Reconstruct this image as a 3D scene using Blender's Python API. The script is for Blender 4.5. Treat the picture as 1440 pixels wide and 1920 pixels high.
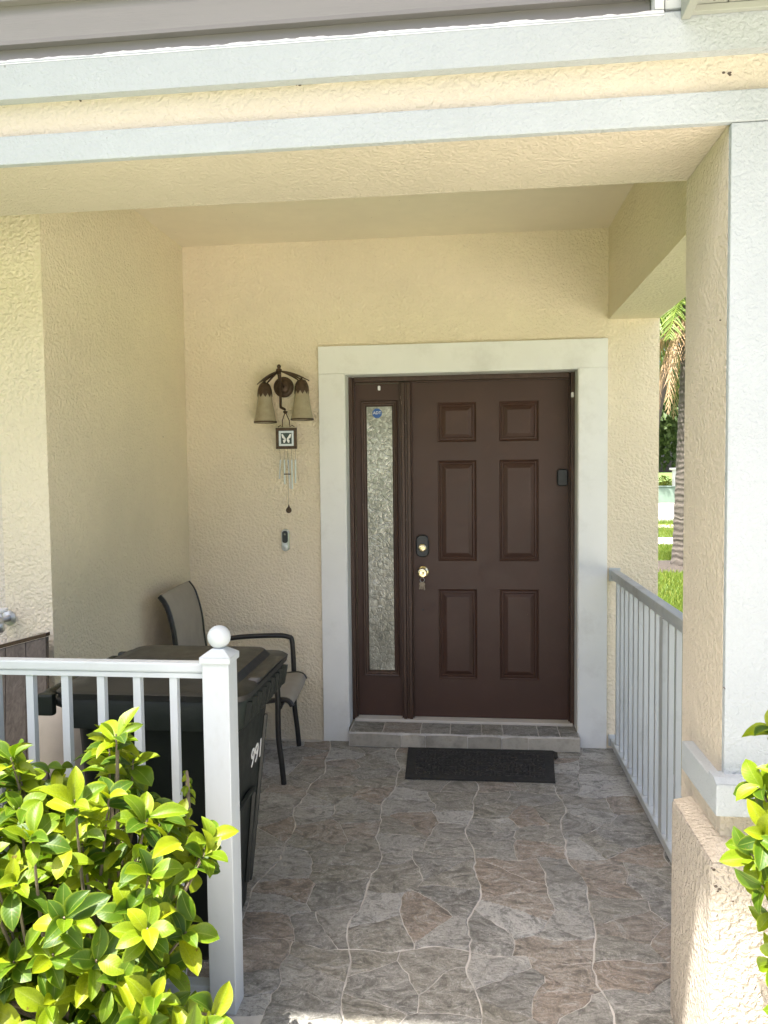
import bpy, bmesh, math, random
from mathutils import Vector, Matrix, Euler, noise as mnoise
R = math.radians
random.seed(7)
for o in list(bpy.data.objects): bpy.data.objects.remove(o)
scene = bpy.context.scene
COL = scene.collection

# ------------------------------------------------------------------ camera
CAM = Vector((0.04007, -4.4225, 1.58251)); FPX = 1438.05
CR = Vector((0.99376155, 0.11096807, -0.01113866)); CU = Vector((0.00531757, 0.05261582, 0.99860067)); CF = Vector((-0.11139885, 0.99243018, -0.0516975))
cd = bpy.data.cameras.new('camera'); cam = bpy.data.objects.new('camera', cd); COL.objects.link(cam)
cd.sensor_fit = 'VERTICAL'; cd.sensor_height = 36.0; cd.lens = 36.0*FPX/1920.0
cd.clip_start = 0.05; cd.clip_end = 2000
cam.matrix_world = Matrix(((CR.x, CU.x, -CF.x, CAM.x), (CR.y, CU.y, -CF.y, CAM.y), (CR.z, CU.z, -CF.z, CAM.z), (0, 0, 0, 1)))
scene.camera = cam
scene.render.resolution_x = 768; scene.render.resolution_y = 1024

# ------------------------------------------------------------------ world, sun, exposure
TO_SUN = Vector((-1.0, -1.0, 3.4)).normalized()
w = bpy.data.worlds.new('World'); scene.world = w; w.use_nodes = True
nt = w.node_tree; bg = nt.nodes['Background']
sky = nt.nodes.new('ShaderNodeTexSky'); sky.sky_type = 'NISHITA'; sky.sun_disc = False
sky.sun_elevation = math.asin(TO_SUN.z); sky.sun_rotation = R(225); sky.dust_density = 6.0; sky.air_density = .7; sky.ozone_density = 1.0
nt.links.new(sky.outputs[0], bg.inputs[0]); bg.inputs[1].default_value = 0.082
sl = bpy.data.lights.new('sun', 'SUN'); sl.energy = 3.7; sl.angle = R(0.55); sl.color = (1.0, 0.955, 0.88)
so = bpy.data.objects.new('sun', sl); COL.objects.link(so); so.rotation_euler = (-TO_SUN).to_track_quat('-Z', 'Y').to_euler(); so.location = (0, 0, 12)
vs = scene.view_settings; vs.view_transform = 'Standard'; vs.look = 'None'; vs.gamma = 1.0; vs.use_curve_mapping = False
vs.exposure = 2.5
try:
    scene.cycles.max_bounces = 9; scene.cycles.diffuse_bounces = 8; scene.cycles.transparent_max_bounces = 4
except Exception: pass

def at(u, v, ax, val):
    d = CR*((u-720)/FPX) - CU*((v-960)/FPX) + CF
    i = 'xyz'.index(ax); t = (val-CAM[i])/d[i]
    return CAM + d*t
def proj(p):
    d = Vector(p)-CAM; z = d.dot(CF)
    return 720+FPX*d.dot(CR)/z, 960-FPX*d.dot(CU)/z

# ------------------------------------------------------------------ helpers
def tag(o, label=None, cat=None, group=None, kind=None):
    if label: o['label'] = label
    if cat: o['category'] = cat
    if group: o['group'] = group
    if kind: o['kind'] = kind
    return o
ROOT = {}
def empty(name, loc, label, cat, group=None):
    o = bpy.data.objects.new(name, None); COL.objects.link(o); o.location = loc; o.empty_display_size = .1
    ROOT[o.name] = Vector(loc)
    return tag(o, label, cat, group)
def attach(o, parent):
    if parent is None: return o
    o.parent = parent
    base = ROOT.get(parent.name)
    if base is not None: o.matrix_parent_inverse = Matrix.Translation(-base)
    return o
class MB:
    def __init__(s): s.bm = bmesh.new(); s.uv = None
    def quad(s, pts):
        return s.bm.faces.new([s.bm.verts.new(p) for p in pts])
    def box(s, a, b, bev=0, rot=None, piv=None):
        x0, y0, z0 = a; x1, y1, z1 = b
        c = Vector(((x0+x1)/2, (y0+y1)/2, (z0+z1)/2))
        r = bmesh.ops.create_cube(s.bm, size=1)
        vs_ = r['verts']
        for v in vs_: v.co = Vector((v.co.x*(x1-x0), v.co.y*(y1-y0), v.co.z*(z1-z0))) + c
        if bev > 0:
            es = list({e for v in vs_ for e in v.link_edges})
            g = bmesh.ops.bevel(s.bm, geom=es, offset=bev, segments=2, affect='EDGES', profile=.6)
            vs_ = list({v for f in g['faces'] for v in f.verts} | {v for v in vs_ if v.is_valid})
        if rot is not None:
            p = Vector(piv) if piv is not None else c
            for v in vs_: v.co = rot @ (v.co-p) + p
        return s
    def tube(s, pts, rad, n=8, cap=True, flat=None):
        pts = [Vector(p) for p in pts]
        rads = rad if isinstance(rad, (list, tuple)) else [rad]*len(pts)
        rings = []; up = None
        for i, p in enumerate(pts):
            t = (pts[min(i+1, len(pts)-1)]-pts[max(i-1, 0)]).normalized()
            if up is None:
                up = Vector((0, 0, 1)) if abs(t.z) < .9 else Vector((0, 1, 0))
            sd = t.cross(up).normalized(); up = sd.cross(t).normalized()
            ring = []
            for k in range(n):
                a = 2*math.pi*(k+.5)/n
                ring.append(s.bm.verts.new(p + sd*math.cos(a)*rads[i]*(flat or 1) + up*math.sin(a)*rads[i]))
            rings.append(ring)
        for a, b in zip(rings, rings[1:]):
            for k in range(n): s.bm.faces.new((a[k], a[(k+1) % n], b[(k+1) % n], b[k]))
        if cap:
            s.bm.faces.new(rings[0][::-1]); s.bm.faces.new(rings[-1])
        return s
    def lathe(s, prof, c, n=24, axis='z', cap=True):
        c = Vector(c); rings = []
        for r, h in prof:
            ring = []
            for k in range(n):
                a = 2*math.pi*k/n; x, y = r*math.cos(a), r*math.sin(a)
                p = {'z': (x, y, h), 'y': (x, h, y), 'x': (h, x, y)}[axis]
                ring.append(s.bm.verts.new(c+Vector(p)))
            rings.append(ring)
        for a, b in zip(rings, rings[1:]):
            for k in range(n): s.bm.faces.new((a[k], a[(k+1) % n], b[(k+1) % n], b[k]))
        if cap:
            s.bm.faces.new(rings[0][::-1]); s.bm.faces.new(rings[-1])
        return s
    def prism(s, poly, off):
        off = Vector(off); a = [s.bm.verts.new(p) for p in poly]; b = [s.bm.verts.new(Vector(p)+off) for p in poly]
        n = len(a); s.bm.faces.new(a); s.bm.faces.new(b[::-1])
        for k in range(n): s.bm.faces.new((a[k], b[k], b[(k+1) % n], a[(k+1) % n]))
        return s
    def rings(s, rs, capend=True):
        vr = [[s.bm.verts.new(p) for p in r] for r in rs]
        for a, b in zip(vr, vr[1:]):
            n = len(a)
            for k in range(n): s.bm.faces.new((a[k], a[(k+1) % n], b[(k+1) % n], b[k]))
        if capend: s.bm.faces.new(vr[-1])
        return s
    def build(s, name, m, parent=None, smooth=False, normals=True):
        if normals: bmesh.ops.recalc_face_normals(s.bm, faces=s.bm.faces)
        me = bpy.data.meshes.new(name); s.bm.to_mesh(me); s.bm.free()
        me.materials.append(m)
        if smooth:
            me.polygons.foreach_set('use_smooth', [True]*len(me.polygons))
            try: me.set_sharp_from_angle(angle=R(40))
            except Exception: pass
        o = bpy.data.objects.new(name, me); COL.objects.link(o)
        return attach(o, parent)
def box(name, m, parent, a, b, bev=0, **k):
    return MB().box(a, b, bev, **k).build(name, m, parent)
def struct(o, label, cat):
    return tag(o, label, cat, kind='structure')

# ------------------------------------------------------------------ materials
def nodes(name):
    m = bpy.data.materials.new(name); m.use_nodes = True; t = m.node_tree
    return m, t, t.nodes['Principled BSDF']
def N(t, ty, **k):
    n = t.nodes.new(ty)
    for a, v in k.items(): setattr(n, a, v)
    return n
def L(t, a, b): t.links.new(a, b)
def tc(t, mode='Object', scale=(1, 1, 1)):
    c = N(t, 'ShaderNodeTexCoord'); mp = N(t, 'ShaderNodeMapping'); mp.inputs['Scale'].default_value = scale
    L(t, c.outputs[mode], mp.inputs[0]); return mp.outputs[0]
def noise(t, co, scale, detail=4, rough=.55, dist=0):
    n = N(t, 'ShaderNodeTexNoise'); n.inputs['Scale'].default_value = scale; n.inputs['Detail'].default_value = detail
    n.inputs['Roughness'].default_value = rough; n.inputs['Distortion'].default_value = dist
    L(t, co, n.inputs['Vector']); return n.outputs[0]
def ramp(t, fac, stops):
    r = N(t, 'ShaderNodeValToRGB'); e = r.color_ramp.elements
    while len(e) < len(stops): e.new(.5)
    for q, (p, c) in zip(e, stops):
        q.position = p; q.color = (*c, 1) if len(c) == 3 else c
    L(t, fac, r.inputs[0]); return r.outputs[0]
def math_(t, op, a, b=None):
    n = N(t, 'ShaderNodeMath', operation=op)
    for i, v in enumerate((a, b)):
        if v is None: continue
        if isinstance(v, (int, float)): n.inputs[i].default_value = v
        else: L(t, v, n.inputs[i])
    return n.outputs[0]
def mix(t, fac, a, b, mode='MIX'):
    n = N(t, 'ShaderNodeMix', data_type='RGBA', blend_type=mode)
    for s, v in ((n.inputs[0], fac), (n.inputs[6], a), (n.inputs[7], b)):
        if isinstance(v, (int, float)): s.default_value = v
        elif isinstance(v, (tuple, list)): s.default_value = (*v, 1)
        else: L(t, v, s)
    return n.outputs[2]
def bump(t, b, h, strength=.5, dist=.01, prev=None):
    n = N(t, 'ShaderNodeBump'); n.inputs['Strength'].default_value = strength; n.inputs['Distance'].default_value = dist
    L(t, h, n.inputs['Height'])
    if prev is not None: L(t, prev, n.inputs['Normal'])
    L(t, n.outputs[0], b.inputs['Normal']); return n.outputs[0]
def var(c, k): return tuple(min(1, x*k) for x in c)
def paint(name, c, rough=.5, amt=.08, scale=6, bumpd=0, bscale=90, dirt=None, dirtamt=.5, dscale=5, metallic=0, spec=.5, stretch=(1, 1, 1), rnd=0):
    m, t, b = nodes(name)
    co = tc(t, scale=stretch)
    n = noise(t, co, scale, 5)
    col = ramp(t, n, [(.3, var(c, 1-amt)), (.7, var(c, 1+amt))])
    if dirt:
        d = noise(t, co, dscale, 8, .7)
        d = ramp(t, d, [(.52, (0, 0, 0)), (.75, (dirtamt,)*3)])
        col = mix(t, d, col, dirt)
    if rnd:
        oi = N(t, 'ShaderNodeObjectInfo'); hv = N(t, 'ShaderNodeHueSaturation')
        L(t, math_(t, 'ADD', math_(t, 'MULTIPLY', oi.outputs['Random'], 2*rnd), 1-rnd), hv.inputs['Value']); L(t, col, hv.inputs['Color']); col = hv.outputs[0]
    L(t, col, b.inputs['Base Color']); b.inputs['Roughness'].default_value = rough; b.inputs['Metallic'].default_value = metallic
    b.inputs['Specular IOR Level'].default_value = spec
    L(t, math_(t, 'ADD', math_(t, 'MULTIPLY', noise(t, co, scale*4, 3), .25), rough-.12), b.inputs['Roughness'])
    if bumpd: bump(t, b, noise(t, co, bscale, 6, .6), .6, bumpd)
    return m
def stucco(name, c, rel=.006, sc=1.0, white=False):
    m, t, b = nodes(name)
    co = tc(t)
    big = noise(t, co, 1.3, 3); mid = noise(t, co, 14, 2)
    col = ramp(t, big, [(.3, var(c, .93)), (.7, var(c, 1.05))])
    col = mix(t, ramp(t, mid, [(.35, (.16,)*3), (.65, (0,)*3)]), col, var(c, .86))
    sp = noise(t, co, 55, 1, .4)
    col = mix(t, ramp(t, sp, [(.80, (0, 0, 0)), (.82, (.5,)*3)]), col, (.16, .13, .09))
    if white:
        d = noise(t, co, 3.5, 8, .7); col = mix(t, ramp(t, d, [(.5, (0,)*3), (.8, (.5,)*3)]), col, (.315, .34, .35))
    L(t, col, b.inputs['Base Color']); b.inputs['Roughness'].default_value = .85; b.inputs['Specular IOR Level'].default_value = .25
    # skip-trowel texture: flattened ridged lumps plus sand
    h1 = noise(t, co, 62*sc, 2, .5, .35)
    h1 = ramp(t, h1, [(.40, (0,)*3), (.60, (1,)*3)])
    v = N(t, 'ShaderNodeTexVoronoi'); v.feature = 'F1'; v.inputs['Scale'].default_value = 85*sc; L(t, co, v.inputs['Vector'])
    h2 = noise(t, co, 260*sc, 1, .6)
    h = math_(t, 'ADD', math_(t, 'ADD', math_(t, 'MULTIPLY', h1, .55), math_(t, 'MULTIPLY', v.outputs['Distance'], .5)), math_(t, 'MULTIPLY', h2, .25))
    bump(t, b, h, .75, rel)
    return m

CREAM = (.78, .695, .535)
M = {}
M['stucco'] = stucco('cream_stucco', CREAM, .0075)
M['stucco_wall'] = stucco('cream_stucco_front', (.70, .63, .525), .010, 1.0)
M['stucco_coarse'] = stucco('cream_stucco_coarse', (.46, .41, .345), .014, 1.0)
M['stucco_column'] = stucco('beige_stucco', (.60, .53, .435), .006, 1.15)
M['stucco_beam'] = stucco('beam_stucco', (.55, .49, .395), .0042, 1.3)
M['stucco_fine'] = stucco('cream_stucco_fine', var(CREAM, .97), .0075, 1.05)
M['ceiling'] = stucco('ceiling_paint', (.76, .69, .555), .0008, 1.6)
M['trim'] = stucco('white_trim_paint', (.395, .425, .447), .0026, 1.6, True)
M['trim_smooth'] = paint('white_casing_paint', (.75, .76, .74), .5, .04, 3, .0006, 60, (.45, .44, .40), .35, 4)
M['siding'] = paint('grey_siding', (.215, .205, .197), .55, .04, 5, .0012, 40, stretch=(.3, 1, 6))
M['soffit'] = paint('soffit_vinyl', (.33, .342, .305), .5, .04)
M['brown'] = paint('brown_door_paint', (.054, .0235, .0145), .50, .10, 3, .0004, 160, (.10, .06, .05), .25, 6)
def chips(m, scale, thr, c, st):
    t = m.node_tree; b = t.nodes['Principled BSDF']; src = b.inputs['Base Color'].links[0].from_socket
    n = noise(t, tc(t, scale=st), scale, 4, .7); big = noise(t, tc(t), 2.5, 2)
    f = math_(t, 'MULTIPLY', ramp(t, n, [(thr, (0,)*3), (thr+.03, (.8,)*3)]), ramp(t, big, [(.48, (0,)*3), (.56, (1,)*3)]))
    L(t, mix(t, f, src, c), b.inputs['Base Color'])
chips(M['brown'], 26, .70, (.20, .14, .11), (1, 1, .35))
M['brown_wood'] = paint('brown_frame_paint', (.050, .024, .0145), .46, .14, 5, .0012, 60, (.16, .10, .07), .35, 9, stretch=(6, 6, .6))
chips(M['brown_wood'], 40, .66, (.24, .17, .13), (1, 1, .5))
M['brass'] = paint('polished_brass', (.86, .74, .46), .25, .05, 20, metallic=1)
M['black_plastic'] = paint('black_plastic', (.018, .022, .026), .42, .2, 30)
M['black_metal'] = paint('black_frame_metal', (.014, .014, .014), .36, .2, 20, .0004, 300)
M['bronze'] = paint('dark_bronze', (.075, .048, .030), .48, .35, 40, .0015, 120, metallic=.5)
M['silver'] = paint('brushed_silver', (.55, .56, .57), .32, .08, 40, metallic=.9)
M['keymetal'] = paint('worn_key_metal', (.20, .17, .13), .45, .2, 60, metallic=.6)
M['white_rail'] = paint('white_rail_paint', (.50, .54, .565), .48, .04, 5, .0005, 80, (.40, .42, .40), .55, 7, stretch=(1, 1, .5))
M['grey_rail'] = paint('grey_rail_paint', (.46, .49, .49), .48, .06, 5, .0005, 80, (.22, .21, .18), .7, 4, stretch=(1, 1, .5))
M['bin'] = paint('dark_green_bin_plastic', (.008, .012, .010), .5, .2, 6, .0008, 160, (.03, .034, .031), .5, 5)
M['lid'] = paint('bin_lid_plastic', (.015, .0155, .015), .5, .15, 6, .0008, 160, (.03, .03, .028), .5, 6)
M['number'] = paint('white_number_print', (.72, .72, .70), .6, .05, 50)
M['sling'] = paint('taupe_sling_fabric', (.30, .275, .24), .85, .08, 12, .0014, 500)
M['matrub'] = paint('charcoal_mat', (.020, .020, .019), .85, .3, 40, .003, 260, (.10, .095, .085), .35, 60)
M['matrib'] = paint('worn_mat_rib', (.034, .033, .031), .75, .4, 30, .002, 260, (.12, .11, .10), .6, 50)
M['concrete'] = paint('pale_concrete', (.58, .54, .48), .85, .10, 2, .002, 90, (.42, .39, .35), .5, 3)
M['asphalt'] = paint('pale_asphalt', (.20, .195, .195), .9, .08, 2, .002, 90)
M['mulch'] = paint('bark_mulch', (.045, .036, .028), .95, .5, 30, .02, 40)
M['kerb'] = paint('kerb_concrete', (.45, .43, .40), .85, .1)
M['post_white'] = paint('post_white', (.75, .74, .70), .6, .05)
M['utility'] = paint('utility_green', (.22, .29, .245), .55, .05)
M['pot'] = paint('beige_plastic', (.46, .41, .34), .6, .06, 20, .0008, 200)
M['roof'] = paint('roof_shingle', (.20, .18, .16), .9, .15, 8, .004, 40)
M['bark'] = paint('oak_bark', (.10, .08, .065), .95, .3, 20, .02, 20)
M['stem'] = paint('twig_bark', (.15, .12, .085), .9, .25, 40, .002, 120)
M['dead'] = paint('dry_frond', (.40, .27, .16), .9, .25, 12)
M['blue'] = paint('sticker_blue', (.025, .10, .33), .4, .03)
M['white'] = paint('plain_white', (.8, .8, .8), .5, .02)
M['inner_green'] = paint('dark_glass_tile', (.03, .05, .045), .3, .2, 40)

def glass_mat():
    m, t, b = nodes('crackle_glass')
    co = tc(t)
    v = N(t, 'ShaderNodeTexVoronoi'); v.feature = 'DISTANCE_TO_EDGE'; v.inputs['Scale'].default_value = 30
    wv = N(t, 'ShaderNodeVectorMath', operation='ADD'); nn = N(t, 'ShaderNodeTexNoise'); nn.inputs['Scale'].default_value = 30
    L(t, co, nn.inputs['Vector']); sc = N(t, 'ShaderNodeVectorMath', operation='SCALE'); sc.inputs['Scale'].default_value = .035
    L(t, nn.outputs['Color'], sc.inputs[0]); L(t, co, wv.inputs[0]); L(t, sc.outputs[0], wv.inputs[1]); L(t, wv.outputs[0], v.inputs['Vector'])
    e = ramp(t, v.outputs['Distance'], [(.0, (0,)*3), (.12, (1,)*3)])
    n = noise(t, co, 17, 3, .55, 2.2)
    gb = noise(t, co, 5, 3, .6); gc = ramp(t, math_(t, 'ADD', math_(t, 'MULTIPLY', n, .6), math_(t, 'MULTIPLY', gb, .4)), [(.36, (.20, .205, .17)), (.52, (.32, .32, .27)), (.66, (.56, .56, .51))])
    gc = mix(t, ramp(t, v.outputs['Distance'], [(.0, (.6,)*3), (.05, (0,)*3)]), gc, (.12, .12, .10)); L(t, gc, b.inputs['Base Color'])
    b.inputs['Roughness'].default_value = .3; b.inputs['Specular IOR Level'].default_value = .9; b.inputs['Metallic'].default_value = .5
    h = math_(t, 'ADD', math_(t, 'MULTIPLY', e, .5), n)
    bump(t, b, h, .30, .006)
    return m
M['glass'] = glass_mat()
def shade_mat():
    m, t, b = nodes('frosted_lamp_glass')
    co = tc(t); n = noise(t, co, 30, 3)
    L(t, ramp(t, n, [(.3, (.30, .255, .17)), (.7, (.37, .325, .22))]), b.inputs['Base Color']); b.inputs['Roughness'].default_value = .4
    b.inputs['Subsurface Weight'].default_value = .2; b.inputs['Subsurface Radius'].default_value = (.01, .01, .01)
    return m
M['shade'] = shade_mat()
def stone_mat():
    m, t, b = nodes('flagstone')
    oi = N(t, 'ShaderNodeObjectInfo'); rnd = oi.outputs['Random']
    co0 = tc(t)
    add = N(t, 'ShaderNodeVectorMath', operation='ADD'); cmb = N(t, 'ShaderNodeCombineXYZ')
    for k in range(3): L(t, math_(t, 'MULTIPLY', rnd, 37.0+k*11), cmb.inputs[k])
    L(t, co0, add.inputs[0]); L(t, cmb.outputs[0], add.inputs[1]); co = add.outputs[0]
    base = ramp(t, rnd, [(.0, (.285, .272, .232)), (.13, (.325, .318, .288)), (.26, (.315, .255, .200)), (.36, (.270, .265, .240)), (.50, (.38, .375, .348)), (.62, (.285, .270, .222)), (.74, (.315, .270, .220)), (.82, (.245, .242, .222)), (.91, (.46, .455, .43))])
    base.node.color_ramp.interpolation = 'CONSTANT'
    mp = N(t, 'ShaderNodeMapping'); mp.inputs['Scale'].default_value = (1, 1.5, 1); L(t, co, mp.inputs[0])
    rot = N(t, 'ShaderNodeCombineXYZ'); L(t, math_(t, 'MULTIPLY', rnd, 40), rot.inputs[2]); L(t, rot.outputs[0], mp.inputs['Rotation'])
    n1 = noise(t, mp.outputs[0], 7, 5, .66, 2.6)
    n3 = noise(t, mp.outputs[0], 25, 5, .74, 1.2)
    n2 = noise(t, co, 95, 3, .75)
    nb = noise(t, co0, 2.2, 3, .6)
    col = mix(t, ramp(t, n1, [(.38, (.62,)*3), (.47, (0,)*3)]), base, (.085, .082, .070))
    col = mix(t, ramp(t, n1, [(.55, (0,)*3), (.62, (.6,)*3)]), col, (.54, .525, .495))
    col = mix(t, ramp(t, n3, [(.36, (.62,)*3), (.46, (0,)*3)]), col, (.085, .082, .071))
    col = mix(t, ramp(t, n3, [(.56, (0,)*3), (.66, (.6,)*3)]), col, (.56, .545, .515))
    vein = math_(t, 'ABSOLUTE', math_(t, 'SUBTRACT', n1, .515))
    col = mix(t, ramp(t, vein, [(.0, (.8,)*3), (.010, (0,)*3)]), col, (.56, .54, .51))
    col = mix(t, ramp(t, n2, [(.32, (.6,)*3), (.50, (0,)*3)]), col, (.13, .122, .108))
    col = mix(t, ramp(t, n2, [(.58, (0,)*3), (.70, (.5,)*3)]), col, (.50, .48, .45))
    col = mix(t, ramp(t, nb, [(.40, (.25,)*3), (.60, (0,)*3)]), col, (.18, .166, .145))
    L(t, col, b.inputs['Base Color'])
    L(t, ramp(t, n3, [(.3, (.34,)*3), (.7, (.62,)*3)]), b.inputs['Roughness']); b.inputs['Specular IOR Level'].default_value = .45
    bump(t, b, math_(t, 'ADD', n1, math_(t, 'MULTIPLY', n3, .6)), 1.0, .014)
    return m
M['stone'] = stone_mat()
M['riser'] = paint('mortar_washed_stone', (.36, .335, .28), .85, .35, 14, .004, 60, (.17, .15, .12), .8, 14, rnd=.18)
M['grout'] = paint('sandy_grout', (.56, .535, .50), .9, .15, 12, .002, 150, (.22, .205, .18), .7, 5)
def lawn_mat():
    m, t, b = nodes('lawn_grass')
    co = tc(t); n = noise(t, co, .5, 6, .6); n2 = noise(t, co, 40, 4, .7)
    c = ramp(t, n, [(.3, (.075, .125, .022)), (.7, (.12, .18, .035))])
    c = mix(t, ramp(t, n2, [(.3, (.6,)*3), (.6, (0,)*3)]), c, (.045, .08, .015))
    L(t, c, b.inputs['Base Color']); b.inputs['Roughness'].default_value = .9; bump(t, b, n2, .8, .03); return m
M['lawn'] = lawn_mat()
def leaf_mat(name, stops, trans, island=False, margin=None, rough=.46, uvv=True):
    m, t, b = nodes(name)
    if island: g = N(t, 'ShaderNodeNewGeometry'); r = g.outputs['Random Per Island']
    else: oi = N(t, 'ShaderNodeObjectInfo'); r = oi.outputs['Random']
    c = ramp(t, r, stops)
    if uvv:
        uv = N(t, 'ShaderNodeUVMap'); sp = N(t, 'ShaderNodeSeparateXYZ'); L(t, uv.outputs[0], sp.inputs[0])
        s = math_(t, 'ABSOLUTE', math_(t, 'SUBTRACT', sp.outputs[0], .5))           # 0 midrib .. .5 margin
        if margin: c = mix(t, ramp(t, s, [(.36, (0,)*3), (.50, (.55,)*3)]), c, margin)
        rib = ramp(t, s, [(.0, (.5,)*3), (.035, (0,)*3)]); c = mix(t, rib, c, (.30, .36, .08))
        wv = math_(t, 'SINE', math_(t, 'MULTIPLY', math_(t, 'SUBTRACT', sp.outputs[1], math_(t, 'MULTIPLY', s, .55)), 62.0))
        bump(t, b, wv, .08, .0010)
    n = noise(t, tc(t), 30, 3); c = mix(t, ramp(t, n, [(.35, (.25,)*3), (.6, (0,)*3)]), c, (.04, .09, .004))
    if uvv:
        sp2 = noise(t, tc(t), 5.5 if not island else 60, 2, .5); c = mix(t, ramp(t, sp2, [(.70, (0,)*3), (.74, (.8,)*3)]), c, (.13, .085, .02))
    L(t, c, b.inputs['Base Color']); b.inputs['Roughness'].default_value = rough; b.inputs['Specular IOR Level'].default_value = .32
    tr = N(t, 'ShaderNodeBsdfTranslucent'); L(t, mix(t, 1.0, c, (1.25, 1.2, .5), 'MULTIPLY'), tr.inputs[0])
    ms = N(t, 'ShaderNodeMixShader'); ms.inputs[0].default_value = trans
    out = t.nodes['Material Output']; L(t, b.outputs[0], ms.inputs[1]); L(t, tr.outputs[0], ms.inputs[2]); L(t, ms.outputs[0], out.inputs[0])
    return m
ST = [(.0, (.034, .080, .005)), (.3, (.075, .145, .005)), (.62, (.165, .24, .006)), (1.0, (.27, .315, .008))]
M['leaf'] = leaf_mat('shrub_leaf', ST, .38, margin=(.26, .33, .02))
M['leaf_stuff'] = leaf_mat('shrub_leaf_inner', ST, .38, True, margin=(.24, .31, .02))
M['oak_leaf'] = leaf_mat('oak_leaf', [(.0, (.030, .055, .018)), (1, (.075, .115, .035))], .25, True, uvv=False, rough=.6)
M['hedge_leaf'] = leaf_mat('hedge_leaf', [(.0, (.12, .17, .02)), (1, (.26, .28, .04))], .3, True, uvv=False, rough=.6)
M['frond'] = leaf_mat('palm_leaflet', [(.0, (.10, .17, .02)), (1, (.24, .32, .05))], .35, True, uvv=False, rough=.45)
M['blade'] = leaf_mat('grass_blade', [(.0, (.09, .15, .02)), (.6, (.16, .23, .03)), (1, (.27, .29, .07))], .35, True, uvv=False, rough=.6)
def trunk_mat():
    m, t, b = nodes('palm_trunk')
    co = tc(t); wv = N(t, 'ShaderNodeTexWave'); wv.wave_type = 'BANDS'; wv.bands_direction = 'Z'; wv.inputs['Scale'].default_value = 3.2; wv.inputs['Distortion'].default_value = 7.0; wv.inputs['Detail'].default_value = 4
    L(t, co, wv.inputs[0]); n = noise(t, co, 9, 7, .7)
    c = ramp(t, wv.outputs['Fac'], [(.1, (.07, .06, .05)), (.8, (.105, .092, .078))]); c = mix(t, ramp(t, n, [(.4, (0,)*3), (.65, (.6,)*3)]), c, (.06, .05, .042))
    L(t, c, b.inputs['Base Color']); b.inputs['Roughness'].default_value = .95; bump(t, b, math_(t, 'ADD', wv.outputs['Fac'], n), .5, .018); return m
M['palm_trunk'] = trunk_mat()
def wood_mat():
    m, t, b = nodes('weathered_board')
    co = tc(t, scale=(14, 14, 1.2)); n = noise(t, co, 4, 6, .65, 1.2)
    L(t, ramp(t, n, [(.3, (.055, .044, .034)), (.6, (.115, .096, .078)), (.8, (.17, .145, .12))]), b.inputs['Base Color']); b.inputs['Roughness'].default_value = .8; bump(t, b, n, .6, .004); return m
M['board'] = wood_mat()
def soffit_perf():
    m, t, b = nodes('vented_soffit')
    co = tc(t); v = N(t, 'ShaderNodeTexVoronoi'); v.inputs['Scale'].default_value = 62; v.inputs['Randomness'].default_value = .35; L(t, co, v.inputs['Vector'])
    L(t, ramp(t, v.outputs['Distance'], [(.17, (.10, .10, .08)), (.24, (.33, .342, .305))]), b.inputs['Base Color']); b.inputs['Roughness'].default_value = .55; return m
M['soffit_perf'] = soffit_perf()

# ------------------------------------------------------------------ layout constants (metres, porch floor z = 0, back wall face y = 0)
XL, XR, XRO = -1.633, .810, 1.086
ZC, ZB = 2.917, 2.415
YB1, YB2 = -2.074, -2.436
YW = -1.525
GZ = -.16
FAR = -6.0

# ------------------------------------------------------------------ ground and streets
struct(MB().box((-400, -400, GZ-.5), (400, 400, GZ)).build('lawn', M['lawn']), 'green lawn running out from the house to the street', 'lawn')
def sheet(name, m, x0, x1, y0, y1, z, label, cat):
    return struct(MB().box((x0, y0, z-.3), (x1, y1, z)).build(name, m), label, cat)
sheet('front_walk', M['concrete'], -.62, 1.6, -14, -2.60, GZ+.06, 'pale concrete walk leading up to the porch', 'path')
sheet('bounce_slab', M['concrete'], 1.62, 9.0, -14.9, -3.32, GZ+.05, 'wide pale concrete slab added out of view to bounce light into the porch', 'bounce_slab')  # added out of view as a sunlit reflector that brightens the porch
sheet('sidewalk', M['concrete'], -60, 60, 13.8, 15.5, GZ+.02, 'pale concrete sidewalk crossing the lawn beyond the porch', 'sidewalk')
sheet('driveway_strip', M['concrete'], -60, 60, 19.0, 20.2, GZ+.02, 'narrow concrete strip beside the street', 'path')
sheet('street', M['asphalt'], -200, 200, 22.4, 33.6, GZ+.012, 'sun bleached street beyond the sidewalk', 'street')
for y in (22.15, 33.6): sheet('kerb', M['kerb'], -200, 200, y, y+.25, GZ+.11, 'low concrete kerb along the street', 'kerb')
sheet('far_path', M['concrete'], -200, 200, 39.5, 45, GZ+.02, 'pale path on the far side of the street', 'path')
sheet('street', M['asphalt'], -200, 200, -24, -15, GZ+.012, 'street running past the front of the house', 'street')
sheet('planting_bed', M['mulch'], -6, -.66, -3.3, -2.40, GZ+.05, 'bark mulch bed in front of the porch railing', 'bed')
sheet('planting_bed', M['mulch'], 1.0, 3.2, -3.3, -2.56, GZ+.085, 'bark mulch bed beside the column plinth', 'bed')

# porch floor: grout slab with a joint-separated layer of stones
pf = MB(); pf.box((FAR, -2.36, GZ-.3), (XRO+.0, .19, -.004)); pf.box((-.64, -2.62, GZ-.3), (.62, -2.36, -.0045))
floor = struct(pf.build('porch_floor', M['grout']), 'flagstone porch floor with pale sandy joints', 'floor')

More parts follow.
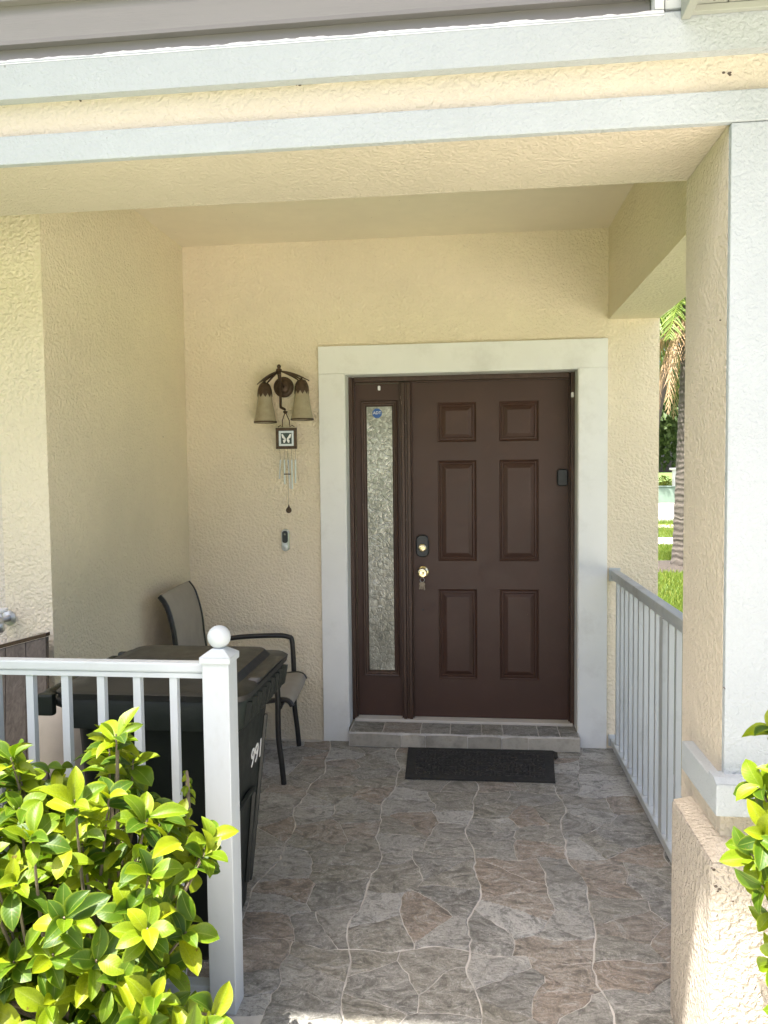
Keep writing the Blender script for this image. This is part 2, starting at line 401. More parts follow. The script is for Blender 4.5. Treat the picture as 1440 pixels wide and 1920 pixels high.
def clip(poly, p, n):
    out = []
    for i in range(len(poly)):
        a, b = poly[i], poly[(i+1) % len(poly)]
        da = (a[0]-p[0])*n[0]+(a[1]-p[1])*n[1]; db = (b[0]-p[0])*n[0]+(b[1]-p[1])*n[1]
        if da <= 0: out.append(a)
        if da*db < 0:
            t = da/(da-db); out.append((a[0]+(b[0]-a[0])*t, a[1]+(b[1]-a[1])*t))
    return out
def voronoi(rect, pts, gap):
    x0, y0, x1, y1 = rect; res = []
    for i, p in enumerate(pts):
        poly = [(x0, y0), (x1, y0), (x1, y1), (x0, y1)]
        for j, q in enumerate(pts):
            if i == j or not poly: continue
            dx, dy = q[0]-p[0], q[1]-p[1]; d = math.hypot(dx, dy); n = (dx/d, dy/d)
            mid = ((p[0]+q[0])/2-n[0]*gap/2, (p[1]+q[1])/2-n[1]*gap/2)
            poly = clip(poly, mid, n)
        if len(poly) >= 3: res.append(poly)
    return res
def warp(x, y):
    return (x + .022*math.sin(y*7.3+x*2.0) + .010*math.sin(y*19.0+x*11), y + .018*math.sin(x*9.1+1.3+y*3) + .010*math.sin(x*23.0+y*5))
def cell(x, y, k=.011, f=24.0):
    q = mnoise.noise_vector(Vector((x*f, y*f, 3.7)))+mnoise.noise_vector(Vector((x*70, y*70, 1.7)))*.32
    return x+q.x*k, y+q.y*k
def stone(name, poly, parent, z0, z1, tf, smallest=.035):
    # subdivide edges, wobble, chamfer the top
    A = abs(sum(poly[i][0]*poly[(i+1) % len(poly)][1]-poly[(i+1) % len(poly)][0]*poly[i][1] for i in range(len(poly))))/2
    if A < .0006: return None
    pts = []
    for i in range(len(poly)):
        a, b = poly[i], poly[(i+1) % len(poly)]; d = math.hypot(b[0]-a[0], b[1]-a[1]); k = max(1, int(d/.03))
        for j in range(k): pts.append((a[0]+(b[0]-a[0])*j/k, a[1]+(b[1]-a[1])*j/k))
    pts = [tf(*p) for p in pts]
    cx = sum(p[0] for p in pts)/len(pts); cy = sum(p[1] for p in pts)/len(pts)
    def ins(d):
        r = []
        for x, y in pts:
            l = math.hypot(x-cx, y-cy); s = max(.2, (l-d)/l) if l > 1e-6 else 1
            r.append((cx+(x-cx)*s, cy+(y-cy)*s))
        return r
    mb = MB(); tz = random.uniform(-.0012, .0012)
    mb.rings([[(x, y, z0) for x, y in pts], [(x, y, z1-.0018+tz) for x, y in pts], [(x, y, z1+tz) for x, y in ins(.005)]])
    return mb.build(name, M['stone'], parent)
TW, TH = .405, .645
TX0, TY0 = -.765-.405*2, -2.62
nst = 0
rs = random.Random(21)
for i in range(-1, 7):
    for j in range(0, 5):
        x0 = TX0+i*TW; y0 = TY0+j*TH+.012
        x1, y1 = x0+TW, y0+TH
        gx = .0028
        rect = [x0+gx, y0+gx, x1-gx, y1-gx]
        if rect[1] > 0 or rect[2] < -1.70 or rect[0] > XRO: continue
        pts = []
        for a in range(2):
            for b in range(5):
                pts.append((x0+(a+.5+rs.uniform(-.40, .40))*TW/2, y0+(b+.5+rs.uniform(-.40, .40))*TH/5))
        rs.shuffle(pts); pts = pts[:9+(rs.random() < .5)]
        for poly in voronoi(rect, pts, .0034):
            cxp = sum(p[0] for p in poly)/len(poly); cyp = sum(p[1] for p in poly)/len(poly)
            # trim to the slab
            for pp, nn in (((0, -.028), (0, 1)), ((XRO-.02, 0), (1, 0)), ((-1.60 if cyp > YW else -1.75, 0), (-1, 0)), ((0, -2.60), (0, -1))):
                poly = clip(poly, pp, nn) if poly else poly
            if poly and cyp < -2.34:
                for pp, nn in (((.60, 0), (1, 0)), ((-.62, 0), (-1, 0))): poly = clip(poly, pp, nn) if poly else poly
            if poly and cxp < -.62: poly = clip(poly, (0, -2.33), (0, -1))
            if not poly or len(poly) < 3: continue
            if stone('flagstone', poly, floor, -.012, .0, lambda x, y: cell(*warp(x, y))): nst += 1
# entrance step at the door
step = box('step', M['grout'], floor, (-.664, -.105, 0.001), (.648, .145, .084))
sx = [-.660, -.47, -.25, -.08, .10, .22, .42, .54, .644]
for k, (a, b) in enumerate(zip(sx, sx[1:])):
    sh = rs.uniform(-.03, .03)
    st = stone('flagstone', [(a+.003, -.100), (b-.003+(sh if k < 7 else 0)*0, -.100), (b-.003, .08), (a+.003, .08)], step, .07, .088, lambda x, y: cell(x, y, .004))
    

sx = [-.662, -.36, -.22, .02, .21, .36, .646]
for a, b in zip(sx, sx[1:]):
    t_ = rs.uniform(-.02, .02)
    MB().prism([(a+.002, -.111, .006), (b-.002, -.111, .006), (b-.002, -.111, .070+rs.uniform(0, .008)), ((a+b)/2+t_, -.111, .078), (a+.002, -.111, .068+rs.uniform(0, .008))], (0, .008, 0)).build('riser_stone', M['riser'], step)
# ------------------------------------------------------------------ house
H = empty('house', (0, 0, 0), 'cream stucco house with white trim and a covered front porch', 'house')
S, ST_ = M['stucco'], M['trim']
# back wall with door opening
m = MB()
m.box((XL-.2, 0, GZ-.2), (-.686, .2, ZC)); m.box((.656, 0, GZ-.2), (XRO, .2, ZC)); m.box((-.686, 0, 2.162), (.656, .2, ZC)); m.box((-.686, .19, GZ-.2), (.656, .2, .06))
m.build('back_wall', S, H)
MB().box((XL-.2, YW, GZ-.2), (XL, -.001, ZC)).build('side_wall', M['stucco_fine'], H)
MB().box((FAR, YW+.004, GZ-.2), (XL-.201, YW+.2, ZC)).build('front_wall', M['stucco_wall'], H)
MB().box((XRO-.2, .201, GZ-.2), (XRO, 3.0, ZC+.1)).build('gable_wall', S, H)
MB().box((FAR, YB1+.002, ZC), (XRO-.002, .2, ZC+.1)).build('ceiling', M['ceiling'], H)
# front beam, side beam
m = MB(); m.box((FAR, YB2, ZB), (XRO+.0, YB1, 2.672)); m.box((FAR, YB2+.06, 2.673), (XRO+.0, YB1, ZC+.1)); m.build('front_beam', M['stucco_beam'], H)
MB().box((XR, YB1+.001, ZB+.0015), (XRO-.001, -.001, ZC-.001)).build('side_beam', M['stucco_fine'], H)
# trim bands on the beam
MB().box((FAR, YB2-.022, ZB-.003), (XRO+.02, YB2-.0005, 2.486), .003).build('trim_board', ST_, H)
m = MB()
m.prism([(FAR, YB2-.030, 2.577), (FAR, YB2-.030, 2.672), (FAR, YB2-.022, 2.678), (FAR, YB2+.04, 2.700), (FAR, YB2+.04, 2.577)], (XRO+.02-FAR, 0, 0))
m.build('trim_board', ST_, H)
# ragged caulk bead along the top of the upper band
m = MB(); r_ = random.Random(3); px = -2.6; top = []
while px < .52:
    top.append((px, 2.676+mnoise.noise(Vector((px*9, 2, 0)))*.006+r_.uniform(-.0015, .0015))); px += .012
for (a, za), (b, zb) in zip(top, top[1:]):
    m.quad([(a, YB2-.0312, 2.666), (b, YB2-.0312, 2.666), (b, YB2-.025, zb+.004), (a, YB2-.025, za+.004)])
m.build('caulk_bead', M['white'], H)
# upper storey siding: one board per course
uw = MB().box((FAR, YB2+.056, ZC+.101), (XRO, 3.0, 5.45)).build('upper_wall', M['siding'], H)
z = 2.623; k = 0
while z < 5.4:
    m = MB(); x0, x1 = FAR, .488
    m.prism([(x0, YB2+.012, z+.014), (x0, YB2+.006, z), (x0, YB2+.05, z), (x0, YB2+.05, z+.1135), (x0, YB2+.030, z+.1135)], (x1-x0, 0, 0))
    m.build('siding_board', M['siding'], uw); z += .1138
box('corner_trim', M['trim_smooth'], H, (.490, YB2-.014, 2.690), (.512, YB2+.05, 5.4), .002)
box('corner_trim', M['trim_smooth'], H, (.516, YB2-.004, 2.695), (XRO, YB2+.05, 5.4), .002)
# low eave above the column: vented soffit between rake boards
ev = MB().prism([(.545, -3.14, 2.75), (.545, -3.14, 2.78), (.545, -2.40, 3.02), (.545, -2.40, 2.75)], (1.3, 0, 0)).build('eave_roof', M['roof'], H)
x = .567
while x < 1.8:
    m = MB(); m.box((x+.0015, -3.12, 2.676), (x+.079, YB2-.034, 2.682)); m.build('soffit_panel', M['soffit_perf'] , ev); x += .0815
box('fascia', M['soffit'], ev, (.545, -3.14, 2.650), (.566, YB2-.034, 2.77), .002)
box('fascia', M['soffit'], ev, (.567, -3.14, 2.640), (1.83, -3.122, 2.77), .002)
box('soffit_edge', M['soffit'], ev, (.567, YB2-.050, 2.658), (1.83, YB2-.034, 2.6745), .002)
# main roof: the deep eave high above that shades the porch front
YE = -2.305-(5.42)/3.4
rf = MB().prism([(FAR-2, YE, 5.42), (FAR-2, YE, 5.56), (FAR-2, .2, 6.7), (FAR-2, 3.3, 5.56), (FAR-2, 3.3, 5.42)], (XRO+.25-FAR+2, 0, 0)).build('roof', M['roof'], H)
MB().prism([(-.84, YE-.095, 5.43), (-.84, YE-.095, 5.54), (-.84, YE-.001, 5.54), (-.84, YE-.001, 5.43)], (XRO+.25+.84, 0, 0)).build('eave_shade_strip', M['trim_smooth'], rf)  # unseen strip added to the eave so its shadow covers the upper plinth
# column: shaft, corner board, base band, plinth
cm = MB().box((.668, YB2+.002, .60), (XRO, YB1-.0005, ZB-.0015)).build('column', M['stucco_column'], H)
box('corner_board', ST_, cm, (.6685, YB2-.020, .8125), (.800, YB2+.0015, ZB-.0045), .004)
m = MB(); m.box((.638, -2.498, .727), (XRO+.03, -2.186, .808), .004); m.build('base_band', ST_, cm)
m = MB(); m.prism([(.6375, -2.4985, .8085), (.6375, -2.478, .819), (.6375, YB2, .819), (.6375, YB2, .8085)], (.45, 0, 0)); m.build('band_cap', ST_, cm)
pl = MB(); b_ = pl.bm
pl.box((.613, -2.545, GZ-.1), (XRO+.055, -2.175, .632), .012)
pl.build('plinth', M['stucco_coarse'], cm)
# weathered sloped top of the plinth
m = MB(); m.rings([[(.618, -2.540, .6325), (XRO+.05, -2.540, .6325), (XRO+.05, -2.180, .6325), (.618, -2.180, .6325)], [(.664, -2.45, .648), (XRO+.004, -2.45, .648), (XRO+.004, -2.19, .648), (.664, -2.19, .648)]])
m.build('plinth_cap', M['stucco_column'], cm)
# mud specks and insect casings stuck under the bands and on the plinth
r_ = random.Random(17); m = MB()
def speck(p, r):
    for k in range(r_.choice((1, 2, 3))):
        q = Vector(p)+Vector((r_.uniform(-r, r)*1.5, 0, r_.uniform(-r, r)*1.2)); n = 6; rr_ = r*r_.uniform(.4, 1)
        m.rings([[q+Vector((rr_*1.3*math.cos(a), 0, rr_*math.sin(a))) for a in [6.283*i/n for i in range(n)]], [q+Vector((rr_*.6*math.cos(a), -.002, rr_*.5*math.sin(a))) for a in [6.283*i/n for i in range(n)]]])
for u, v in ((152, 184), (245, 176), (362, 167), (470, 159), (545, 150), (560, 154), (640, 145), (800, 134), (876, 130), (944, 123), (980, 119), (1215, 104), (1365, 133), (1352, 136)):
    speck(at(u, v+4, 'y', YB2-.0005), .004)
for u, v in ((1350, 1675), (1346, 1664), (1334, 1631), (1372, 1690)): speck(at(u, v, 'y', -2.5455), .004)
for u, v in ((1352, 600), (1360, 1290)): speck(at(u, v, 'y', YB2-.0205), .0025)
m.build('dirt_specks', M['bark'], H)['kind'] = 'stuff'
# door casing
cs = MB(); cs.box((-.827, -.026, -.003), (-.677, .001, 2.152), .003)
dc = cs.build('door_casing', M['trim_smooth'], H)
box('casing_board', M['trim_smooth'], dc, (.647, -.026, -.003), (.804, .001, 2.152), .003)
box('casing_board', M['trim_smooth'], dc, (-.827, -.0255, 2.1525), (.804, .001, 2.311), .003)
box('reveal', M['trim_smooth'], dc, (-.6855, -.020, .085), (-.672, .195, 2.150), .001)
box('reveal', M['trim_smooth'], dc, (.642, -.020, .085), (.6555, .195, 2.150), .001)
box('reveal', M['trim_smooth'], dc, (-.6715, -.020, 2.146), (.6415, .195, 2.1615), .001)
# door frame: jambs, head, fluted mullion, sill
BW = M['brown_wood']
fr = MB(); fr.box((-.6715, .098, .09), (-.648, .19, 2.1455), .003); fr.box((-.6475, .120, .09), (-.640, .19, 2.1455), .002)
door_frame = fr.build('door_frame', BW, H)
m = MB(); m.box((.618, .098, .09), (.6415, .19, 2.1455), .003); m.box((.611, .125, .09), (.6175, .19, 2.1455), .002); m.build('jamb', BW, door_frame)
m = MB(); m.box((-.6395, .105, 2.118), (.6105, .19, 2.1455), .003); m.box((-.6395, .13, 2.110), (.6105, .19, 2.1175), .002); m.build('head_jamb', BW, door_frame)
m = MB()
for a, b, y in ((-.372, -.360, .118), (-.3595, -.341, .098), (-.3405, -.325, .108), (-.3245, -.306, .098), (-.3055, -.299, .125)): m.box((a, y, .088), (b, .19, 2.1095), .003)
m.build('mullion', BW, door_frame)
box('sill', M['concrete'], door_frame, (-.655, .085, .085), (.63, .19, .1015), .002)
# door slab with six raised panels
DY = .150
xs = [-.2985, -.149, .079, .213, .441, .6105]; zs = [.1035, .337, .880, 1.049, 1.648, 1.757, 1.990, 2.1095]
pan = {(1, 1), (3, 1), (1, 3), (3, 3), (1, 5), (3, 5)}
m = MB()
for i in range(5):
    for j in range(7):
        if (i, j) in pan: continue
        m.quad([(xs[i], DY, zs[j]), (xs[i+1], DY, zs[j]), (xs[i+1], DY, zs[j+1]), (xs[i], DY, zs[j+1])])
bmesh.ops.remove_doubles(m.bm, verts=m.bm.verts, dist=1e-5)
m.box((xs[0], DY+.013, zs[0]), (xs[-1], DY+.044, zs[-1]))
for (a, b) in ((xs[0], xs[0]), (xs[-1], xs[-1])): m.quad([(a, DY, zs[0]), (a, DY+.0135, zs[0]), (a, DY+.0135, zs[-1]), (a, DY, zs[-1])])
door = m.build('door', M['brown'], H, normals=False)
def panel(x0, x1, z0, z1, m_, parent, y=DY, name='panel'):
    mb = MB(); rg = []
    for d, h in ((0, 0), (.003, .006), (.010, .011), (.016, .007), (.021, .006), (.026, .0115), (.046, .002), (.050, .001)):
        rg.append([(x0+d, y+h, z0+d), (x1-d, y+h, z0+d), (x1-d, y+h, z1-d), (x0+d, y+h, z1-d)])
    mb.rings(rg); return mb.build(name, m_, parent)
for i, j in sorted(pan): panel(xs[i], xs[i+1], zs[j], zs[j+1], M['brown'], door)
# lock furniture
def rrect(cx, cz, w_, h_, rr, n=6):
    pts = []
    for sx_, sz_, a0 in ((1, 1, 0), (-1, 1, 90), (-1, -1, 180), (1, -1, 270)):
        for k in range(n+1):
            a = R(a0+90*k/n); pts.append((cx+sx_*(w_/2-rr)+rr*math.cos(a), cz+sz_*(h_/2-rr)+rr*math.sin(a)))
    return pts
def plate(name, m_, parent, cx, cz, w_, h_, rr, y0, y1, ch=.003):
    p = rrect(cx, cz, w_, h_, rr); q = rrect(cx, cz, w_-2*ch, h_-2*ch, max(.001, rr-ch))
    return MB().rings([[(x, y0, z) for x, z in p], [(x, y1+ch, z) for x, z in p], [(x, y1, z) for x, z in q]]).build(name, m_, parent)
plate('deadbolt_keypad', M['black_plastic'], door, -.243, 1.141, .076, .132, .030, DY+.001, DY-.026, .006)
MB().lathe([(.023, -.026), (.023, -.032), (.018, -.036), (.009, -.036), (.007, -.033)], (-.243, DY, 1.130), 24, 'y').build('deadbolt_cylinder', M['brass'], door, True)
MB().lathe([(.034, .0), (.034, -.004), (.026, -.010), (.013, -.014), (.012, -.030), (.021, -.038), (.028, -.050), (.029, -.060), (.025, -.068), (.012, -.071), (.006, -.069)], (-.243, DY, .984), 28, 'y').build('door_knob', M['brass'], door, True)
plate('lock_sensor', M['black_plastic'], door, .576, 1.540, .060, .098, .016, DY+.001, DY-.028, .006)
plate('contact_sensor', M['white'], door_frame, .6275, 2.014, .016, .030, .006, .099, .088, .002)
MB().lathe([(.006, 0), (.006, -.002), (.003, -.003)], (-.245, DY, .755), 12, 'y').build('screw_cover', M['black_metal'], door, True)
# sidelight
sd = MB()
gx0, gx1, gz0, gz1 = -.606, -.386, .348, 2.008
X = [-.6395, gx0, gx1, -.3725]; Z = [.1035, gz0, gz1, 2.1095]
for i in range(3):
    for j in range(3):
        if i == 1 and j == 1: continue
        sd.quad([(X[i], DY, Z[j]), (X[i+1], DY, Z[j]), (X[i+1], DY, Z[j+1]), (X[i], DY, Z[j+1])])
bmesh.ops.remove_doubles(sd.bm, verts=sd.bm.verts, dist=1e-5)
side = sd.build('sidelight', M['brown'], H, normals=False)
rg = []
for d, h in ((0, .0), (.0, -.010), (.005, -.014), (.012, -.012), (.018, -.005), (.026, -.004), (.032, .004), (.034, .014)):
    rg.append([(gx0+d, DY+h, gz0+d), (gx1-d, DY+h, gz0+d), (gx1-d, DY+h, gz1-d), (gx0+d, DY+h, gz1-d)])
MB().rings(rg, False).build('glass_bead', BW, side)
MB().box((gx0+.03, DY+.010, gz0+.03), (gx1-.03, DY+.016, gz1-.03)).build('pane', M['glass'], side)
plate('contact_sensor', M['white'], side, -.494, 2.083, .016, .028, .006, DY+.001, DY-.010, .002)

# text helper
def text_mesh(s, size, name, m_, mat4, parent=None, ext=.0004):
    cu = bpy.data.curves.new(name, 'FONT'); cu.body = s; cu.size = size; cu.align_x = 'CENTER'; cu.align_y = 'CENTER'; cu.extrude = ext; cu.resolution_u = 3
    to = bpy.data.objects.new(name+'_tmp', cu); COL.objects.link(to)
    bpy.context.view_layer.update()
    me = bpy.data.meshes.new_from_object(to.evaluated_get(bpy.context.evaluated_depsgraph_get()))
    bpy.data.objects.remove(to); me.name = name; me.transform(mat4); me.materials.clear(); me.materials.append(m_)
    o = bpy.data.objects.new(name, me); COL.objects.link(o); return attach(o, parent)
# security sticker
sp = at(707, 775, 'y', DY+.008)
sk = empty('security_sticker', sp, 'small blue octagonal sticker with white letters on the narrow door-side glass', 'sticker')
oc = [(sp.x+.030*math.cos(R(22.5+45*k)), sp.z+.030*math.sin(R(22.5+45*k))) for k in range(8)]
MB().prism([(x, sp.y, z) for x, z in oc], (0, .0016, 0)).build('sticker_sheet', M['blue'], sk)
text_mesh('ADT', .024, 'lettering', M['white'], Matrix.Translation((sp.x, sp.y-.0012, sp.z+.002)) @ Matrix.Rotation(R(90), 4, 'X'), sk)

# keys hanging from the knob
kp = Vector((-.242, DY-.070, .945))
kr = empty('key_bunch', kp, 'small bunch of metal keys hanging from the brass door knob', 'keys')
MB().tube([kp+Vector((.013*math.cos(a), -.004, .013*math.sin(a))) for a in [2*math.pi*k/16 for k in range(17)]], .0012, 6, False).build('key_ring', M['silver'], kr, True)
for k, (dx, l, an) in enumerate(((-.005, .042, 14), (.005, .046, -10), (.0, .040, 3))):
    m = MB(); rt = Matrix.Rotation(R(an), 3, 'Y'); pv = kp+Vector((dx, -.004-.003*k, -.012))
    pl2 = [(.010*math.cos(a), -.012+.011*math.sin(a)) for a in [2*math.pi*q/12 for q in range(12)]]
    m.prism([pv+rt @ Vector((x, 0, z)) for x, z in pl2], (0, .002, 0))
    m.prism([pv+rt @ Vector((x, 0, z)) for x, z in ((-.004, -.022), (.004, -.022), (.004, -l), (0, -l-.004), (-.004, -l))], (0, .0018, 0))
    m.build('key', M['keymetal'], kr)

# ------------------------------------------------------------------ wall lamp
lp = Vector((-1.037, 0, 2.085))
lamp = empty('wall_lamp', lp, 'bronze two-arm wall lamp with bell glass shades beside the door', 'lamp')
BZ = M['bronze']
MB().lathe([(.060, .0), (.060, -.008), (.052, -.016), (.040, -.018), (.034, -.026), (.018, -.030), (.010, -.032)], lp, 28, 'y').build('backplate', BZ, lamp, True)
MB().tube([lp+Vector(p) for p in ((0, -.03, 0), (0, -.075, .01), (0, -.10, .05), (0, -.11, .085))], [.011, .010, .010, .012], 10).build('stem', BZ, lamp, True)
MB().lathe([(.004, .118), (.010, .112), (.012, .104), (.008, .096), (.016, .090), (.018, .080), (.010, .070), (.013, .060)], lp+Vector((0, -.11, 0)), 16).build('finial', BZ, lamp, True)
MB().tube([lp+Vector(p) for p in ((.0, -.088, .02), (.004, -.10, -.04), (.004, -.105, -.11), (.006, -.108, -.125))]+[at(534.5, 768, 'y', -.135)], [.010, .008, .007, .008, .007], 8).build('drop_rod', BZ, lamp, True)
def shade(top_px, bot_px, yy):
    a = at(*top_px, 'y', yy); b = at(*bot_px, 'y', yy); cx = (a.x+b.x)/2
    zt, zb_ = a.z, b.z; h = zt-zb_
    prof = []
    for k in range(13):
        t = k/12; prof.append((.036+.026*t**1.4+.003*t, zt-.02-(h-.02)*t))
    m = MB(); m.lathe(prof, (cx, yy, 0), 32, cap=False); inner = [(r-.003, z_) for r, z_ in prof][::-1]; m.lathe(inner, (cx, yy, 0), 32, cap=False)
    m.build('glass_shade', M['shade'], lamp, True)
    m = MB(); m.lathe([(.0645, zb_-.003), (.0665, zb_), (.0655, zb_+.006), (.061, zb_+.004)], (cx, yy, 0), 32, cap=False); m.build('shade_rim', BZ, lamp, True)
    # bronze cap with scalloped fringe
    m = MB(); n = 40; rr = []
    for (r, dz) in ((.010, .014), (.024, .008), (.034, -.008), (.040, -.028)):
        rr.append([(cx+r*math.cos(2*math.pi*k/n), yy+r*math.sin(2*math.pi*k/n), zt+dz) for k in range(n)])
    rr.append([(cx+.0425*math.cos(2*math.pi*k/n), yy+.0425*math.sin(2*math.pi*k/n), zt-.050-(.022 if k % 4 in (0,) else .012 if k % 4 in (1, 3) else 0)) for k in range(n)])
    m.rings(rr[::-1]); m.build('shade_cap', BZ, lamp, True)
    return Vector((cx, yy, zt))
s1 = shade((497, 722), (497, 792), -.11); s2 = shade((563, 716), (569, 787), -.10)
# drooping leaf arms
hub = lp+Vector((0, -.11, .082))
for sgn, tip in ((-1, s1+Vector((-.045, 0, .005))), (1, s2+Vector((.045, 0, .005)))):
    for k, (dz, dy) in enumerate(((.0, 0), (-.010, -.018), (-.016, .016))):
        m = MB(); p0 = hub; p3 = tip+Vector((-sgn*.018*k, dy, dz)); n = 10; ra, rb = [], []
        for q in range(n+1):
            t = q/n; p = p0.lerp(p3, t)+Vector((0, 0, .012*math.sin(math.pi*t)))
            wd = .004+.013*math.sin(math.pi*min(1, t*1.05))**.8
            ra.append([p+Vector((0, -wd, -wd*.5)), p+Vector((0, 0, .003)), p+Vector((0, wd, -wd*.5)), p+Vector((0, 0, -.004))])
        m.rings(ra); m.build('leaf_arm', BZ, lamp, True)
for s_ in (s1, s2):
    MB().tube([s_+Vector((0, 0, .006)), s_+Vector((0, 0, .030))], .006, 8).build('socket_stem', BZ, lamp, True)

# ------------------------------------------------------------------ wind chime
cy = -.135
cp = at(537, 822, 'y', cy)
ch = empty('wind_chime', (cp.x, cy, at(537, 770, 'y', cy).z), 'square butterfly plaque wind chime hanging from the wall lamp', 'wind chime')
def ppx(u, v, y=cy): return at(u, v, 'y', y)
HW = .060
fm = MB()
for a, b in (((-HW, -HW), (HW, -HW+.017)), ((-HW, HW-.017), (HW, HW)), ((-HW, -HW+.0172), (-HW+.017, HW-.0172)), ((HW-.017, -HW+.0172), (HW, HW-.0172))):
    fm.box((cp.x+a[0], cy-.008, cp.z+a[1]), (cp.x+b[0], cy+.008, cp.z+b[1]), .002)
fm.build('plaque_frame', M['bronze'], ch)
m = MB(); h2 = HW-.0175
for a, b in (((-h2, -h2), (h2, -h2+.011)), ((-h2, h2-.011), (h2, h2)), ((-h2, -h2+.0112), (-h2+.011, h2-.0112)), ((h2-.011, -h2+.0112), (h2, h2-.0112))):
    m.box((cp.x+a[0], cy-.005, cp.z+a[1]), (cp.x+b[0], cy+.004, cp.z+b[1]))
m.build('mount', M['silver'], ch)
box('backing_tile', M['inner_green'], ch, (cp.x-.031, cy-.001, cp.z-.031), (cp.x+.031, cy+.003, cp.z+.031))
bf = MB()
for s_ in (-1, 1):
    up_ = [(0.002, -.004), (.008, .006), (.022, .026), (.028, .022), (.024, .004), (.012, -.004)]
    dn_ = [(0.002, -.005), (.012, -.005), (.019, -.010), (.017, -.024), (.010, -.026), (.004, -.014)]
    for poly in (up_, dn_): bf.prism([(cp.x+s_*x, cy-.004, cp.z+z_) for x, z_ in poly], (0, .003, 0))
bf.build('butterfly', M['white'], ch)
tp = ppx(535, 772); fb = cp+Vector((0, 0, HW))
MB().tube([tp+Vector((-.004, 0, .02)), tp+Vector((.0, 0, -.002))], .0035, 6).build('hook', M['bronze'], ch, True)
m = MB(); m.lathe([(.004, .006), (.014, .002), (.010, -.008), (.004, -.012)], tp, 10); m.build('crown', M['bronze'], ch, True)
for s_ in (-1, 1):
    MB().tube([tp+Vector((s_*.004, 0, -.01)), tp.lerp(fb, .55)+Vector((s_*.020, 0, 0)), fb+Vector((s_*.022, 0, .004)), fb+Vector((s_*.034, 0, .014)), fb+Vector((s_*.048, 0, .004))], .0028, 6).build('scroll_wire', M['bronze'], ch, True)
for k in range(5):
    u = 524+7*k; top = ppx(u+2, 862, cy+random.uniform(-.02, .02)); bot = ppx(u+(-2, 1, 4, 1, 0)[k]+2, (898, 908, 916, 917, 906)[k], top.y)
    MB().tube([top, bot], .0048, 8).build('chime_tube', M['silver'], ch, True)
    MB().tube([Vector((top.x, cy, cp.z-HW)), top], .0008, 4).build('cord', M['bronze'], ch)
a, b = ppx(540, 850), ppx(541, 945)
MB().tube([a, b], .0008, 4).build('cord', M['bronze'], ch)
MB().lathe([(.020, .003), (.020, -.003)], ppx(539, 889), 16).build('striker', M['bronze'], ch, True)
dp = ppx(541.5, 956); poly = [(.0, .034)]
for k in range(15):
    an = R(60-300*k/14); poly.append((.016*math.cos(an), -.002+.017*math.sin(an)))
poly.append((-.004, .018))
MB().prism([(dp.x+x, dp.y-.004, dp.z+z_) for x, z_ in poly], (0, .008, 0)).build('wind_catcher', M['bronze'], ch)

# ------------------------------------------------------------------ doorbell
bp = Vector((-1.041, 0, 1.190))
bell = empty('doorbell', bp, 'slim silver and black doorbell camera on the wall below the wind chime', 'doorbell')
plate('case', M['silver'], bell, bp.x, bp.z, .046, .130, .022, .001, -.022, .004)
plate('camera_face', M['black_plastic'], bell, bp.x, bp.z+.020, .034, .072, .015, -.0215, -.0245, .001)
MB().lathe([(.013, -.0225), (.013, -.0245), (.010, -.0255), (.004, -.0255)], (bp.x, 0, bp.z-.040), 18, 'y').build('button', M['silver'], bell, True)
MB().lathe([(.006, -.0245), (.005, -.0262), (.002, -.0265)], (bp.x, 0, bp.z+.035), 14, 'y').build('lens', M['glass'], bell, True)

# ------------------------------------------------------------------ doormat
mt = empty('doormat', (.08, -.31, 0), 'charcoal rubber doormat lying in front of the door step', 'doormat')
c4 = [Vector((-.318, -.122, .0)), Vector((.497, -.108, 0)), Vector((.462, -.548, 0)), Vector((-.300, -.560, 0))]
def bil(u, v): return (c4[0].lerp(c4[1], u)).lerp(c4[3].lerp(c4[2], u), v)
m = MB(); nx, ny = 34, 20; g = []
for z0 in (.0,):
    pass
def mz(u, v):
    e = min(u*.8, (1-u)*.8, v*.44, (1-v)*.44)
    hh = .009 if e < .022 else (.0065 if e < .03 else .0085)
    return hh + .0025*mnoise.noise(Vector((u*6, v*4, 1))) + .005*max(0, u-.93)*(1-v)*8*.1
for i in range(nx+1):
    row = []
    for j in range(ny+1):
        u, v = i/nx, j/ny; p = bil(u, v); row.append(m.bm.verts.new((p.x, p.y, .0016+mz(u, v))))
    g.append(row)
for i in range(nx):
    for j in range(ny): m.bm.faces.new((g[i][j], g[i][j+1], g[i+1][j+1], g[i+1][j]))
ring = [g[i][0] for i in range(nx+1)]+[g[nx][j] for j in range(1, ny+1)]+[g[i][ny] for i in range(nx-1, -1, -1)]+[g[0][j] for j in range(ny-1, 0, -1)]
low = [m.bm.verts.new((v.co.x, v.co.y, .0016)) for v in ring]
for k in range(len(ring)): m.bm.faces.new((ring[k], ring[(k+1) % len(ring)], low[(k+1) % len(ring)], low[k]))
m.build('mat_sheet', M['matrub'], mt, True)
m = MB(); rr = random.Random(5)
for i in range(30):
    for j in range(14):
        u = .06+.88*(i+.5)/30; v = .1+.8*(j+.5)/14; p = bil(u, v)
        if rr.random() < .12: continue
        s_ = .006+.003*rr.random(); a = rr.choice((0, .78, 1.57, 2.35)); dx, dy = math.cos(a)*s_*1.6, math.sin(a)*s_*1.6; ex, ey = -math.sin(a)*s_*.45, math.cos(a)*s_*.45
        zb_ = .0016+.0085; zt = .0142
        pts = [(p.x+dx+ex, p.y+dy+ey), (p.x-dx+ex, p.y-dy+ey), (p.x-dx-ex, p.y-dy-ey), (p.x+dx-ex, p.y+dy-ey)]
        m.rings([[(x, y, zb_-.004) for x, y in pts], [(x, y, zt) for x, y in pts]])
o = m.build('mat_ribs', M['matrib'], mt); o['kind'] = 'stuff'
